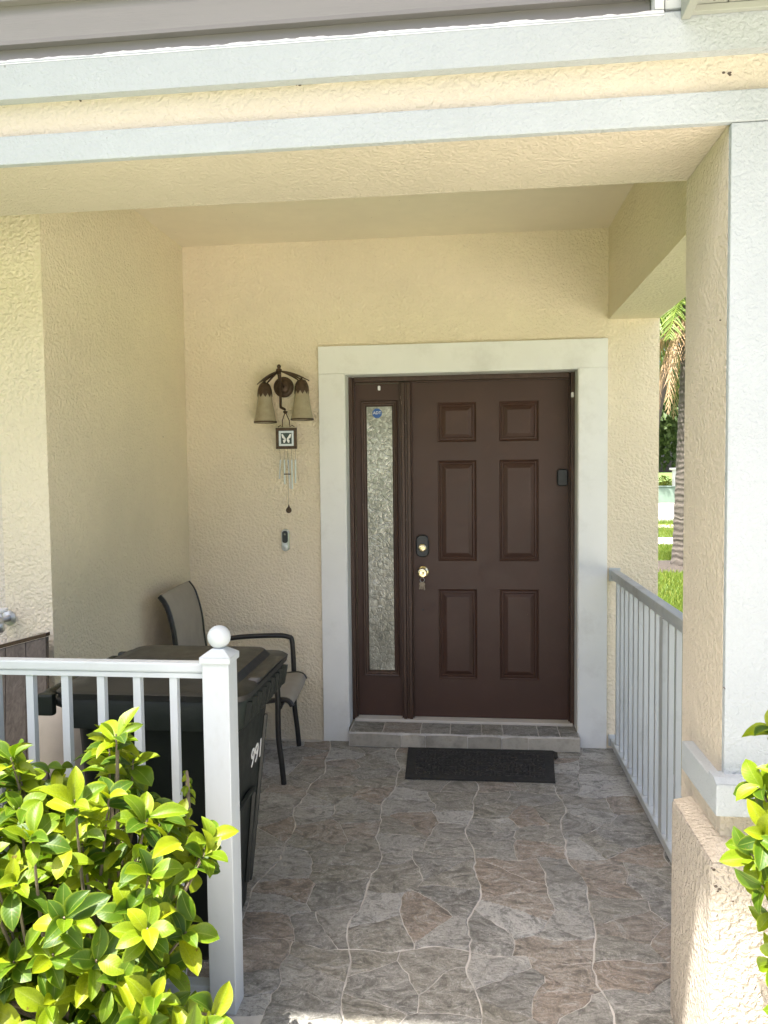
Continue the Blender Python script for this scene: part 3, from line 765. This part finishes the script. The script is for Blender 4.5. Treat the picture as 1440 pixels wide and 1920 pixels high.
# turned-up corner tab
m = MB(); m.prism([(.4965, -.112, .004), (.515, -.16, .012), (.512, -.215, .010), (.492, -.24, .004)], (0, 0, .006)); m.build('bent_edge', M['matrub'], mt)

# ------------------------------------------------------------------ left railing with newel post
WR = M['white_rail']
rl = empty('porch_railing', (-.687, -2.28, 0), 'white metal railing with ball-topped newel post behind the shrub', 'railing')
po = MB(); po.box((-.727, -2.320, .0), (-.648, -2.240, 1.047), .003); post = po.build('newel_post', WR, rl)
m = MB(); m.box((-.733, -2.326, 1.040), (-.642, -2.234, 1.058), .002); m.rings([[(-.733, -2.326, 1.0585), (-.642, -2.326, 1.0585), (-.642, -2.234, 1.0585), (-.733, -2.234, 1.0585)], [(-.705, -2.298, 1.078), (-.670, -2.298, 1.078), (-.670, -2.262, 1.078), (-.705, -2.262, 1.078)]]); m.build('post_cap', WR, post)
MB().lathe([(.016, 1.072), (.018, 1.078)] + [(.0335*math.sin(R(a)), 1.110-.0335*math.cos(R(a))) for a in range(22, 180, 12)] + [(.002, 1.1435)], (-.6875, -2.28, 0), 28).build('ball_finial', WR, post, True)
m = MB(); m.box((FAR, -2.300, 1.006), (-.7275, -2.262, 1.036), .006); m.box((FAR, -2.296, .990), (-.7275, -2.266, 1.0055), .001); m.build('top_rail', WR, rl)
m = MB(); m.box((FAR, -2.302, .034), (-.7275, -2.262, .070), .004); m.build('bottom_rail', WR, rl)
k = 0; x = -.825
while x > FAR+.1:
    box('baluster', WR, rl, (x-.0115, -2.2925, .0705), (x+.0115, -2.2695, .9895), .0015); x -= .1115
# right railing
GR = M['grey_rail']
r2 = empty('porch_railing', (.85, -1.0, 0), 'grey railing running from the house wall to the column', 'railing')
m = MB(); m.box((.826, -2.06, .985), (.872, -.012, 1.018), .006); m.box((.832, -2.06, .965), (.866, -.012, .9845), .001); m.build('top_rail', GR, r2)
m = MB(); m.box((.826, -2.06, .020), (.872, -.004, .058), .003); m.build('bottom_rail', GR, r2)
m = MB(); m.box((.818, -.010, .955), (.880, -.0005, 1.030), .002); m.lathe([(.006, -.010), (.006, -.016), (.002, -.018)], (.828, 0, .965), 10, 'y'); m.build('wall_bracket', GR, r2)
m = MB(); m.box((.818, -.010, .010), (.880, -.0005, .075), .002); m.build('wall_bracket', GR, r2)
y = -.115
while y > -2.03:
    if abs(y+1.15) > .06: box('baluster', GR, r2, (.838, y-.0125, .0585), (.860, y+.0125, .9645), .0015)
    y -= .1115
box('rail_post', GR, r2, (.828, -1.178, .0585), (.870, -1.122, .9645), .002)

# ------------------------------------------------------------------ wheeled bin
bn = empty('wheeled_bin', (-1.0, -1.9, 0), 'dark green wheeled bin with grey lid behind the white railing', 'bin')
def rr3(x0, x1, y0, y1, z, r, n=4):
    pts = []
    for cx, cy_, a0 in ((x1-r, y1-r, 0), (x0+r, y1-r, 90), (x0+r, y0+r, 180), (x1-r, y0+r, 270)):
        for k in range(n+1):
            a = R(a0+90*k/n); pts.append((cx+r*math.cos(a), cy_+r*math.sin(a), z))
    return pts
m = MB()
m.rings([rr3(-1.17, -.790, -2.085, -1.765, .004, .03), rr3(-1.18, -.778, -2.098, -1.752, .03, .035), rr3(-1.215, -.705, -2.150, -1.650, .80, .045), rr3(-1.225, -.695, -2.160, -1.640, .815, .045), rr3(-1.235, -.685, -2.165, -1.632, .86, .045)])
body = m.build('body', M['bin'], bn, True)
m = MB()   # rim skirt
m.rings([rr3(-1.225, -.700, -2.158, -1.645, .790, .04), rr3(-1.245, -.668, -2.175, -1.622, .790, .05), rr3(-1.255, -.655, -2.182, -1.612, .870, .05), rr3(-1.25, -.662, -2.178, -1.618, .884, .05)]); m.build('rim', M['bin'], bn, True)
m = MB()   # vertical gusset ribs under the rim on the front side
for k in range(9):
    y = -2.12+k*.058
    m.prism([(-.672, y, .872), (-.640, y, .868), (-.652, y, .800), (-.690, y, .770)], (0, .012, 0))
m.build('gussets', M['bin'], body)
m = MB()
m.rings([rr3(-1.262, -.642, -2.188, -1.606, .886, .05), rr3(-1.266, -.638, -2.192, -1.602, .905, .05), rr3(-1.255, -.650, -2.180, -1.612, .915, .05), rr3(-1.21, -.690, -2.130, -1.660, .921, .05), rr3(-1.19, -.705, -2.105, -1.685, .944, .05), rr3(-1.15, -.745, -2.065, -1.725, .951, .05)]); lid = m.build('lid', M['lid'], bn, True)
MB().rings([rr3(-.690, -.640, -2.05, -1.74, .910, .012), rr3(-.675, -.628, -2.04, -1.75, .925, .012)]).build('lid_grip', M['lid'], lid, True)
m = MB(); m.tube([(-1.25, -2.14, .86), (-1.30, -2.14, .875), (-1.315, -2.12, .88), (-1.315, -1.66, .88), (-1.30, -1.64, .875), (-1.25, -1.64, .86)], .016, 10); m.build('handle', M['bin'], bn, True)
for yy in (-2.188, -1.63): box('hinge', M['bin'], bn, (-1.315, yy, .83), (-1.262, yy+.028, .90), .008)
# front catch bar recess frame
def fx(z): return -.778+(z-.03)*(.073/.77)
m = MB()
for yy in (-1.99, -1.81): m.tube([(fx(z_)+.004, yy-(.03 if z_ < .3 else 0)*0, z_) for z_ in (.12, .25, .38, .46)], .011, 6)
m.tube([(fx(.46)+.004, -1.99, .46), (fx(.47)+.010, -1.90, .475), (fx(.46)+.004, -1.81, .46)], .011, 6)
m.build('catch_frame', M['bin'], body, True)
for yy in (-2.07, -1.70):
    m = MB(); m.tube([(fx(.70)+.002, yy+(.01 if yy < -1.9 else -.01), .70), (fx(.1)+.002, yy+(.02 if yy < -1.9 else -.06), .10)], .010, 6); m.build('corner_rib', M['bin'], body, True)
for yy in (-2.12, -1.76):
    m = MB(); m.lathe([(.02, 0), (.098, .004), (.102, .012), (.102, .035), (.098, .044), (.02, .048)], (-1.20, yy, .104), 28, 'y'); m.build('wheel', M['black_plastic'], bn, True)
ang = math.atan2(.073, .77)
nm = Matrix.Translation((fx(.585)+.0035, -1.80, .585)) @ Matrix.Rotation(ang, 4, 'Y') @ Matrix.Rotation(R(90), 4, 'Z') @ Matrix.Rotation(R(90), 4, 'X')
text_mesh('991', .098, 'house_number', M['number'], nm, body, .001)

# ------------------------------------------------------------------ patio chair (faces the door side)
pc = empty('patio_chair', (-1.2, -.4, 0), 'taupe sling patio chair with black metal frame in the porch corner', 'chair')
BM = M['black_metal']
pc.rotation_euler.z = .08; pc.location = (-1.21, -.42, 0)
yn, yf = -.672, -.122
def smoothpath(pts, n=5):
    pts = [Vector(p) for p in pts]; out = []
    for i in range(len(pts)-1):
        p0 = pts[max(i-1, 0)]; p1 = pts[i]; p2 = pts[i+1]; p3 = pts[min(i+2, len(pts)-1)]
        for k in range(n):
            t = k/n; out.append(.5*((2*p1)+(p2-p0)*t+(2*p0-5*p1+4*p2-p3)*t*t+(-p0+3*p1-3*p2+p3)*t**3))
    out.append(pts[-1]); return out
prof = [(-.875, .398), (-.895, .425), (-.95, .430), (-1.12, .405), (-1.30, .392), (-1.38, .41), (-1.435, .50), (-1.462, .65), (-1.475, .78), (-1.508, .91), (-1.545, .965)]
for yy in (yn, yf):
    MB().tube(smoothpath([(-1.40, yy, .618), (-1.25, yy, .640), (-1.05, yy, .648), (-.975, yy, .640), (-.952, yy, .612), (-.945, yy, .45), (-.945, yy, .25), (-.930, yy, .10), (-.922, yy, .0)]), .0145, 10).build('arm_and_front_leg', BM, pc, True)
    MB().tube(smoothpath([(-1.475, yy, .64), (-1.43, yy, .45), (-1.43, yy, .25), (-1.47, yy, .0)]), .0145, 10).build('rear_leg', BM, pc, True)
    MB().tube(smoothpath([(x, yy+(.022 if yy < -.4 else -.022), z_) for x, z_ in prof], 3), .0135, 8).build('side_rail', BM, pc, True)
for px_, pz in ((-.935, .395), (-1.42, .40)):
    MB().tube([(px_, yn, pz), (px_, yf, pz)], .011, 8).build('cross_bar', BM, pc, True)
pth = smoothpath([(x, 0, z_+.004) for x, z_ in prof], 4)
m = MB(); rows = []
for i, p in enumerate(pth):
    row = []
    for j in range(13):
        t = j/12; y = yn+.018+(yf-yn-.036)*t; sag = -.012*math.sin(math.pi*t)
        nrm = (pth[min(i+1, len(pth)-1)]-pth[max(i-1, 0)]).normalized(); off = Vector((nrm.z, 0, -nrm.x))*(-1)
        q = p+off*(-sag)*(-1); row.append(m.bm.verts.new((q.x, y, q.z)))
    rows.append(row)
for a, b in zip(rows, rows[1:]):
    for j in range(12): m.bm.faces.new((a[j], a[j+1], b[j+1], b[j]))
o = m.build('sling', M['sling'], pc, True); sm = o.modifiers.new('thick', 'SOLIDIFY'); sm.thickness = .004

# ------------------------------------------------------------------ things by the front wall
lb = empty('leaning_board', (-1.75, -1.7, 0), 'weathered brown plank panel leaning on the wall behind the railing', 'board')
ax = Vector((1, 0, 0)); tilt = R(24)
def lbp(u, v, d): # u across, v up, d out of face
    sh = -.24*v
    return Vector((-1.955+u+sh*1.0+.215, -1.565-.012-(.92-v)*math.tan(tilt)-d*math.cos(tilt), v*1.0+.0*u+u*.02+d*0))
for k in range(4):
    a, b = k*.085, k*.085+.082
    m = MB(); c = [lbp(a, .005, 0), lbp(b, .005, 0), lbp(b, .865+b*.22, 0), lbp(a, .865+a*.22, 0)]
    m.prism(c, (0, -.022, 0)); m.build('plank', M['board'], lb)
m = MB(); a, b = lbp(-.005, .868, 0), lbp(.342, .868+.075, 0)
m.prism([a+Vector((0, .002, 0)), b+Vector((0, .002, 0)), b+Vector((0, .002, .014)), a+Vector((0, .002, .014))], (0, -.03, 0)); m.build('edge_strip', M['bronze'], lb)
pt = empty('planter', (-1.545, -1.76, 0), 'plain beige rounded planter standing between the bin and leaning board', 'planter')
MB().lathe([(.09, .0), (.105, .03), (.118, .40), (.122, .56), (.119, .63), (.108, .69), (.092, .735), (.072, .765), (.064, .77), (.06, .74), (.04, .70)], (-1.505, -1.67, 0), 32).build('pot', M['pot'], pt, True)
# hose spigot on the front wall
sg = at(8, 1163, 'y', YW-.05)
hs = empty('hose_spigot', (sg.x, YW, sg.z), 'small metal hose spigot on the cream wall', 'spigot')
MB().lathe([(.030, .003), (.030, -.004), (.014, -.008), (.013, -.050), (.016, -.055), (.016, -.085), (.010, -.088)], (sg.x-.01, YW, sg.z), 18, 'y').build('pipe', M['silver'], hs, True)
MB().lathe([(.016, -.045), (.020, -.040), (.019, -.010), (.012, .0)], (sg.x-.01, YW-.070, sg.z), 16).build('spout', M['silver'], hs, True)
MB().lathe([(.006, .0), (.006, .028), (.026, .030), (.028, .036), (.026, .042), (.006, .044)], (sg.x-.01, YW-.055, sg.z+.005), 18).build('handle_wheel', M['white'], hs, True)

# ------------------------------------------------------------------ shrubs
def leaf_mesh(name, mat_, fold, curl, wd, seed, nl=8):
    rr = random.Random(seed); vs_, fs, uvs = [], [], []
    for i in range(nl+1):
        t = i/nl
        half = wd*.50*max(0.0, math.sin(math.pi*min(1, .03+.97*t**1.25)))**.72+.004
        ang = curl*t; y = math.sin(ang)/curl if abs(curl) > 1e-3 else t; z = -(1-math.cos(ang))/curl if abs(curl) > 1e-3 else 0
        tw = .25*(rr.random()-.5)
        for s in (-1, -.5, 0, .5, 1):
            vs_.append((s*half, y, z+abs(s)*half*fold+(s*half*tw*t)+.012*math.sin(t*9+seed)*abs(s))); uvs.append((.5+s*.5, t))
    for i in range(nl):
        for j in range(4): fs.append((i*5+j, i*5+j+1, (i+1)*5+j+1, (i+1)*5+j))
    me = bpy.data.meshes.new(name); me.from_pydata(vs_, [], fs); uvl = me.uv_layers.new(name='UVMap')
    for lp_ in me.loops: uvl.data[lp_.index].uv = uvs[lp_.vertex_index]
    me.polygons.foreach_set('use_smooth', [True]*len(me.polygons)); me.materials.append(mat_); me.update(); return me
LM = [leaf_mesh('leaf', M['leaf'], f, c, w_, s) for s, (f, c, w_) in enumerate(((.55, .9, .50), (.35, 1.25, .46), (.7, .6, .44), (.25, 1.0, .56), (.5, .35, .48), (.85, 1.1, .52)))]
LV = [[v.co.copy() for v in me.vertices] for me in LM]; LF = [[tuple(p.vertices) for p in me.polygons] for me in LM]; LUV = [[tuple(me.uv_layers[0].data[i].uv) for i in range(len(me.loops))] for me in LM]
def whorl(tip, axis, rr, n, size):
    out = []; axis = axis.normalized(); q0 = axis.to_track_quat('Z', 'Y')
    ph = rr.uniform(0, 6.28)
    for k in range(n):
        lvl = k/n; el = R(18+52*lvl+rr.uniform(-14, 14)); az = ph+k*2.4+rr.uniform(-.25, .25)
        d = q0 @ Vector((math.cos(az)*math.cos(el), math.sin(az)*math.cos(el), math.sin(el)))
        base = tip-axis*(.045*(1-lvl))+Vector((rr.uniform(-.006, .006),)*3)
        y = d; nz = axis-d*axis.dot(d)
        if nz.length < .05: nz = Vector((0, 0, 1))-d*d.z
        nz.normalize(); x = y.cross(nz).normalized(); nz = x.cross(y)
        rol = Matrix.Rotation(rr.uniform(-.5, .5), 3, y)
        s_ = size*rr.uniform(.72, 1.15)*(1-.35*max(0, lvl-.5))
        mt3 = rol @ Matrix((x, y, nz)).transposed()
        mt = Matrix.Translation(base) @ (mt3.to_4x4()) @ Matrix.Diagonal((s_, s_, s_, 1))
        out.append((mt, rr.randrange(len(LM))))
    return out
def shrub(label, root, tips, rr, size, cap, inner):
    sh = empty('shrub', root, label, 'shrub', None); root = Vector(root)
    leaves = []
    # woody stems: a handful of main stems forking to the tips
    mains = []
    for k in range(6):
        mains.append(root+Vector((rr.uniform(-.3, .3), rr.uniform(-.10, .10), rr.uniform(.22, .40))))
    m = MB()
    for mm in mains: m.tube(smoothpath([root+Vector((rr.uniform(-.05, .05), rr.uniform(-.04, .04), -.02)), root.lerp(mm, .5)+Vector((rr.uniform(-.03, .03),)*3), mm], 3), [.012]*6+[.010], 6)
    m.build('stem', M['stem'], sh, True)
    m = MB()
    for tip, axis, n in tips:
        b = min(mains, key=lambda q: (q-tip).length); md = b.lerp(tip, .55)-axis*.03+Vector((rr.uniform(-.02, .02),)*3)
        m.tube(smoothpath([b, md, tip], 3), [.007, .006, .006, .005, .004, .003, .002], 5)
        leaves += whorl(tip, axis, rr, n, size)
    m.build('twigs', M['stem'], sh, True)['kind'] = 'stuff'
    leaves.sort(key=lambda l: (l[0].translation-CAM).length)
    inv = Matrix.Translation(-root)
    for mt_, k in leaves[:cap]:
        o = bpy.data.objects.new('leaf', LM[k]); COL.objects.link(o); o.parent = sh; o.matrix_parent_inverse = inv; o.matrix_basis = mt_
    rest = leaves[cap:]+inner(rr)
    if rest:
        vs_, fs, uv = [], [], []
        for mt_, k in rest:
            n0 = len(vs_); vs_ += [mt_ @ v for v in LV[k]]; fs += [tuple(i+n0 for i in f) for f in LF[k]]; uv += LUV[k]
        me = bpy.data.meshes.new('inner_leaves'); me.from_pydata(vs_, [], fs); u = me.uv_layers.new(name='UVMap')
        for i, q in enumerate(uv): u.data[i].uv = q
        me.polygons.foreach_set('use_smooth', [True]*len(me.polygons)); me.materials.append(M['leaf_stuff'])
        o = bpy.data.objects.new('inner_leaves', me); COL.objects.link(o); attach(o, sh); o['kind'] = 'stuff'
    return sh
def inside(u, v, poly):
    c = False; n = len(poly)
    for i in range(n):
        x1, y1 = poly[i]; x2, y2 = poly[(i+1) % n]
        if (y1 > v) != (y2 > v) and u < (x2-x1)*(v-y1)/(y2-y1)+x1: c = not c
    return c
OUT = [(-700, 1400), (-200, 1390), (0, 1395), (60, 1400), (110, 1415), (165, 1425), (200, 1360), (235, 1360), (262, 1410), (285, 1470), (330, 1500), (380, 1545), (400, 1585), (385, 1640), (375, 1720), (345, 1770), (300, 1830), (330, 1890), (400, 1905), (420, 1960), (420, 2300), (-700, 2300)]
rr = random.Random(11); cen = Vector((-1.15, -2.72, .35)); tips = []; tries = 0
special = [((222, 1372), -2.62), ((205, 1395), -2.56), ((250, 1420), -2.58), ((20, 1420), -2.7), ((395, 1570), -2.6), ((385, 1600), -2.66), ((405, 1905), -2.95), ((350, 1915), -2.95), ((280, 1640), -2.9), ((180, 1800), -3.0), ((120, 1720), -3.02), ((60, 1560), -2.92), ((140, 1500), -2.86)]
for (u, v), y in special:
    p = at(u, v, 'y', y); tips.append((p, (p-cen).normalized()+Vector((0, -.35, .75)), rr.choice((6, 7, 8))))
while len(tips) < 470 and tries < 20000:
    tries += 1
    p = Vector((rr.uniform(-2.0, -.50), rr.uniform(-3.05, -2.40), rr.uniform(.0, 1.02)))
    u, v = proj(p)
    if not inside(u, v, OUT): continue
    top = 1.0-.35*max(0, (-p.x-1.2))*.2-.9*max(0, -2.62-p.y)
    if p.z > top: continue
    if p.z < .62 and rr.random() < .35 and p.y > -2.7: continue
    if min((p-t[0]).length for t in tips) < .046: continue
    tips.append((p, ((p-cen).normalized()*.8+Vector((rr.uniform(-.3, .3), -.30, .75))), rr.choice((7, 8, 9, 10))))
def inner_left(rr):
    o = []; n = 0
    while n < 1900:
        p = Vector((rr.uniform(-2.3, -.58), rr.uniform(-2.90, -2.42), rr.uniform(-.05, .84))); u, v = proj(p)
        if not inside(u+40, v-10, OUT): continue
        n += 1; e = Euler((rr.uniform(-.9, .6), rr.uniform(-.5, .5), rr.uniform(0, 6.28))); s_ = rr.uniform(.055, .085)
        o.append((Matrix.Translation(p) @ e.to_matrix().to_4x4() @ Matrix.Diagonal((s_, s_, s_, 1)), rr.randrange(len(LM))))
    return o
shl = shrub('bushy lime green shrub in front of the white railing and bin', (-1.1, -2.68, GZ+.05), tips, rr, .081, 274, inner_left)
# withered shoot
ws = at(350, 1445, 'y', -2.46); wb = at(345, 1600, 'y', -2.5)
m = MB(); m.tube(smoothpath([wb, wb.lerp(ws, .5)+Vector((.008, 0, 0)), ws], 4), [.006]*8+[.003], 6); m.build('withered_shoot', M['stem'], shl, True)
inv = Matrix.Translation(Vector((1.1, 2.68, -(GZ+.05))))
for k in range(26):
    t = k/26; p = ws.lerp(wb, t*.8); e = Euler((rr.uniform(-1.4, -.2), rr.uniform(-.6, .6), rr.uniform(0, 6.28))); s_ = .026+.030*t
    o = bpy.data.objects.new('leaf', LM[1 if k % 2 else 5]); COL.objects.link(o); o.parent = shl; o.matrix_parent_inverse = inv
    o.matrix_basis = Matrix.Translation(p) @ e.to_matrix().to_4x4() @ Matrix.Diagonal((s_, s_, s_, 1))
# right shrub: only its edge reaches the picture
rr = random.Random(29); tips = []
for (u, v, y, ax_) in ((1455, 1365, -2.66, (-.5, -.3, .5)), (1432, 1475, -2.72, (-.9, -.3, .5)), (1448, 1520, -2.70, (-.8, -.5, .6)), (1420, 1600, -2.74, (-.6, -.6, .5)), (1445, 1560, -2.8, (-.4, -.8, .6)), (1440, 1660, -2.78, (-.7, -.5, .2)), (1455, 1720, -2.75, (-.8, -.4, -.1)), (1462, 1800, -2.76, (-.8, -.4, -.1)), (1490, 1450, -2.75, (0, -.5, 1)), (1540, 1500, -2.8, (.2, -.4, 1)), (1500, 1600, -2.85, (0, -.7, .6)), (1560, 1650, -2.8, (.2, -.6, .7)), (1520, 1740, -2.85, (0, -.8, .3)), (1600, 1560, -2.7, (.5, -.2, .9)), (1600, 1800, -2.8, (.4, -.7, .3)), (1500, 1900, -2.8, (-.2, -.9, .2))):
    tips.append((at(u-12, v, 'y', y), Vector(ax_), 7))
def inner_right(rr):
    o = []
    for n in range(110):
        p = Vector((rr.uniform(.78, 1.25), rr.uniform(-2.85, -2.62), rr.uniform(.0, .85))); 
        if proj(p)[0] < 1455: continue
        e = Euler((rr.uniform(-.9, .6), rr.uniform(-.5, .5), rr.uniform(0, 6.28))); s_ = rr.uniform(.055, .085)
        o.append((Matrix.Translation(p) @ e.to_matrix().to_4x4() @ Matrix.Diagonal((s_, s_, s_, 1)), rr.randrange(len(LM))))
    return o
shrub('leafy lime green shrub growing against the stucco column plinth', (1.02, -2.72, GZ+.06), tips, rr, .076, 120, inner_right)

# ------------------------------------------------------------------ beyond the porch: palm, trees, hedge, post, box, grass
pb = Vector((3.80, 9.6, GZ)); rr = random.Random(4)
pm = empty('palm_tree', pb, 'ringed palm trunk with hanging dry fronds on the side lawn', 'palm tree')
pts, rads = [], []
for k in range(60):
    t = k/59; pts.append(pb+Vector((.10*t, .02*t, 5.0*t-.02))); rads.append((.205-.07*t+.06*max(0, .08-t)*6)*(1+.035*math.sin(k*2.1)))
MB().tube(pts, rads, 18).build('trunk', M['palm_trunk'], pm, True)
crown = pts[-1]
def frond(L_, az, el0, droop, mat_, n=34, ll=.42, hang=.5, z0=0):
    m = MB(); p = crown+Vector((0, 0, z0)); el = el0; path = [p.copy()]
    for i in range(n):
        d = Vector((math.cos(az)*math.cos(el), math.sin(az)*math.cos(el), math.sin(el))); p = p+d*(L_/n); el -= droop/n; path.append(p.copy())
    m.tube(path[::2], [.018*(1-i/len(path[::2]))+.003 for i in range(len(path[::2]))], 5)
    side = Vector((-math.sin(az), math.cos(az), 0))
    for i in range(3, n):
        t = i/n; l = ll*(math.sin(math.pi*min(1, t*.95+.05)))**.6
        tg = (path[i+1]-path[i-1]).normalized()
        for s_ in (-1, 1):
            d = (side*s_*rr.uniform(.6, 1)+tg*.6+Vector((0, 0, -hang*rr.uniform(.4, 1.2)))).normalized(); a = path[i]; wd = tg*.016
            mid = a+d*l*.5; e = a+d*l+Vector((0, 0, -.12*l))
            m.bm.faces.new([m.bm.verts.new(q) for q in (a-wd*.5, a+wd*.5, mid+wd, e, mid-wd)])
    return m.build('frond', mat_, pm, normals=False)
for k in range(15): frond(rr.uniform(2.0, 2.7), k*2.4, R(rr.uniform(5, 75)), R(rr.uniform(70, 120)), M['frond'])
for k in range(6): frond(rr.uniform(1.5, 2.1), R(120)+k*.42, R(rr.uniform(-20, 10)), R(rr.uniform(60, 85)), M['frond'], z0=-.2)
for k in range(12):
    az = R(90)+k*.36; o = frond(rr.uniform(1.5, 2.3), az, R(rr.uniform(-50, -25)), R(rr.uniform(40, 62)), M['dead'], 26, .30, 1.6, z0=-.45)
    o.name = 'dry_frond'
def leafball(c, rad, n, s, m_, name, parent, rr, lobes=9):
    vs_, fs = [], []; cs_ = []
    for k in range(lobes):
        d = Vector((rr.gauss(0, 1), rr.gauss(0, 1), rr.gauss(0, .8))).normalized(); cs_.append((Vector(c)+Vector((d.x*rad[0], d.y*rad[1], d.z*rad[2]))*.6, rr.uniform(.38, .58)))
    for i in range(n):
        cc, f = rr.choice(cs_); d = Vector((rr.gauss(0, 1), rr.gauss(0, 1), rr.gauss(0, 1))).normalized(); q = rr.random()**.45
        p = cc+Vector((d.x*rad[0], d.y*rad[1], d.z*rad[2]))*f*q
        e = Euler((rr.uniform(0, 6.28), rr.uniform(0, 6.28), rr.uniform(0, 6.28))).to_matrix(); n0 = len(vs_)
        sz = s*rr.uniform(.6, 1.3)
        for q_ in ((-.5, 0, 0), (0, -.32, .1), (.5, 0, 0), (0, .32, .1)): vs_.append(p+e @ (Vector(q_)*sz))
        fs.append((n0, n0+1, n0+2, n0+3))
    me = bpy.data.meshes.new(name); me.from_pydata(vs_, [], fs); me.materials.append(m_)
    o = bpy.data.objects.new(name, me); COL.objects.link(o); return attach(o, parent)
def oak(x, y, h, r, n, label, seed):
    rr = random.Random(seed); b = Vector((x, y, GZ)); t = empty('oak_tree', b, label, 'tree', 'trees across the street')
    m = MB(); m.tube(smoothpath([b, b+Vector((.1, 0, h*.25)), b+Vector((-.1, .1, h*.5))], 4), [.38, .34, .32, .30, .28, .27, .26, .25, .24], 10)
    for k in range(6):
        a = k*1.05+seed; m.tube(smoothpath([b+Vector((-.05, .05, h*.38)), b+Vector((math.cos(a)*r*.35, math.sin(a)*r*.35, h*.55)), b+Vector((math.cos(a)*r*.7, math.sin(a)*r*.7, h*.75))], 3), [.16, .15, .13, .11, .09, .06, .04], 6)
    m.build('trunk', M['bark'], t, True)
    leafball(b+Vector((0, 0, h*.60)), (r, r, h*.42), n, .42, M['oak_leaf'], 'crown', t, rr, 12); return t
oak(12.6, 52, 9.5, 6.0, 9000, 'dense dark oak tree standing directly behind the hanging dry fronds', 1)
oak(17.8, 60, 15.0, 7.0, 9000, 'tall dark oak tree rising above the others behind the palm', 2)
oak(6.5, 56, 9.0, 5.5, 5000, 'broad dark oak tree hidden beyond the house corner', 3)
oak(23.5, 50, 11.0, 6.5, 6000, 'wide dark oak tree screened by the stucco column', 5)
ob = empty('oak_tree', (9.2, 30.5+6, GZ), 'branching oak tree overhanging the street behind the palm crown', 'tree', 'trees across the street')
# overhanging branch tree on the far verge
rr = random.Random(8); b = Vector((9.2, 36.5, GZ))
m = MB(); m.tube(smoothpath([b, b+Vector((.2, 0, 3.5)), b+Vector((.9, -.4, 7.5))], 5), [.3, .3, .29, .28, .27, .26, .25, .24, .22, .2, .18], 10); m.build('trunk', M['bark'], ob, True)
leafball(b+Vector((1.2, 0, 10.2)), (5.0, 4.5, 3.2), 7000, .34, M['oak_leaf'], 'crown', ob, rr, 12)
hp = at(1246, 912, 'z', GZ+.2); hp = Vector((10.2, 38.2, GZ)); q = at(1246, 900, 'y', 38.2)
hb = empty('round_hedge', (q.x, 38.2, GZ), 'rounded yellow green hedge bush across the street', 'hedge')
leafball((q.x, 38.2, q.z-.55), (.62, .62, .95), 2600, .11, M['hedge_leaf'], 'crown', hb, random.Random(2), 8)
MB().tube([(q.x, 38.2, GZ), (q.x, 38.2, q.z-.4)], .05, 6).build('stem', M['bark'], hb, True)
q = at(1265, 890, 'y', 37.4); q2 = at(1265, 928, 'y', 37.4)
wp = empty('white_pillar', (q.x, 37.4, GZ), 'square white pillar with flat cap beside the far hedge', 'pillar')
ztop = at(1265, 877, 'y', 37.4).z
box('shaft', M['post_white'], wp, (q.x-.10, 37.3, GZ), (q.x+.14, 37.54, ztop-.12), .01); box('cap', M['post_white'], wp, (q.x-.22, 37.2, ztop-.118), (q.x+.24, 37.64, ztop), .02)
q = at(1250, 921, 'y', 36.4)
ub = empty('utility_box', (q.x, 36.4, GZ), 'pale green utility box in front of the far hedge', 'utility box')
zt = at(1250, 911, 'y', 36.4).z
box('cabinet', M['utility'], ub, (q.x-.75, 36.1, GZ), (q.x+.42, 36.8, zt-.07), .03); box('lid', M['utility'], ub, (q.x-.78, 36.07, zt-.069), (q.x+.45, 36.83, zt), .03)
# mulch ring round the palm
struct(MB().lathe([(.95, GZ-.05), (.95, GZ+.012), (.85, GZ+.03), (.2, GZ+.05)], (pb.x, pb.y, 0), 24).build('mulch_ring', M['mulch']), 'ring of bark mulch round the foot of the palm', 'mulch')
# grass blades on the side lawn
rr = random.Random(6); vs_, fs = [], []
def grass(x0, x1, y0, y1, n, h):
    for i in range(n):
        x, y = rr.uniform(x0, x1), rr.uniform(y0, y1)
        if (x-pb.x)**2+(y-pb.y)**2 < .9: continue
        a = rr.uniform(0, 6.28); l = h*rr.uniform(.6, 1.3); wv = .006; dx, dy = math.cos(a)*wv, math.sin(a)*wv; bx, by = rr.uniform(-.04, .04), rr.uniform(-.04, .04); n0 = len(vs_)
        vs_.extend(((x-dx, y-dy, GZ-.005), (x+dx, y+dy, GZ-.005), (x+dx*.7+bx*.5, y+dy*.7+by*.5, GZ+l*.6), (x+bx, y+by, GZ+l))); fs.extend(((n0, n0+1, n0+2), (n0, n0+2, n0+3)))
grass(1.5, 5.2, 3.6, 13.6, 42000, .085)
grass(4.0, 8.0, 15.6, 22, 12000, .09)
me = bpy.data.meshes.new('grass'); me.from_pydata(vs_, [], fs); me.materials.append(M['blade'])
o = bpy.data.objects.new('grass', me); COL.objects.link(o); tag(o, 'short green grass blades on the side lawn', 'grass', kind='stuff')
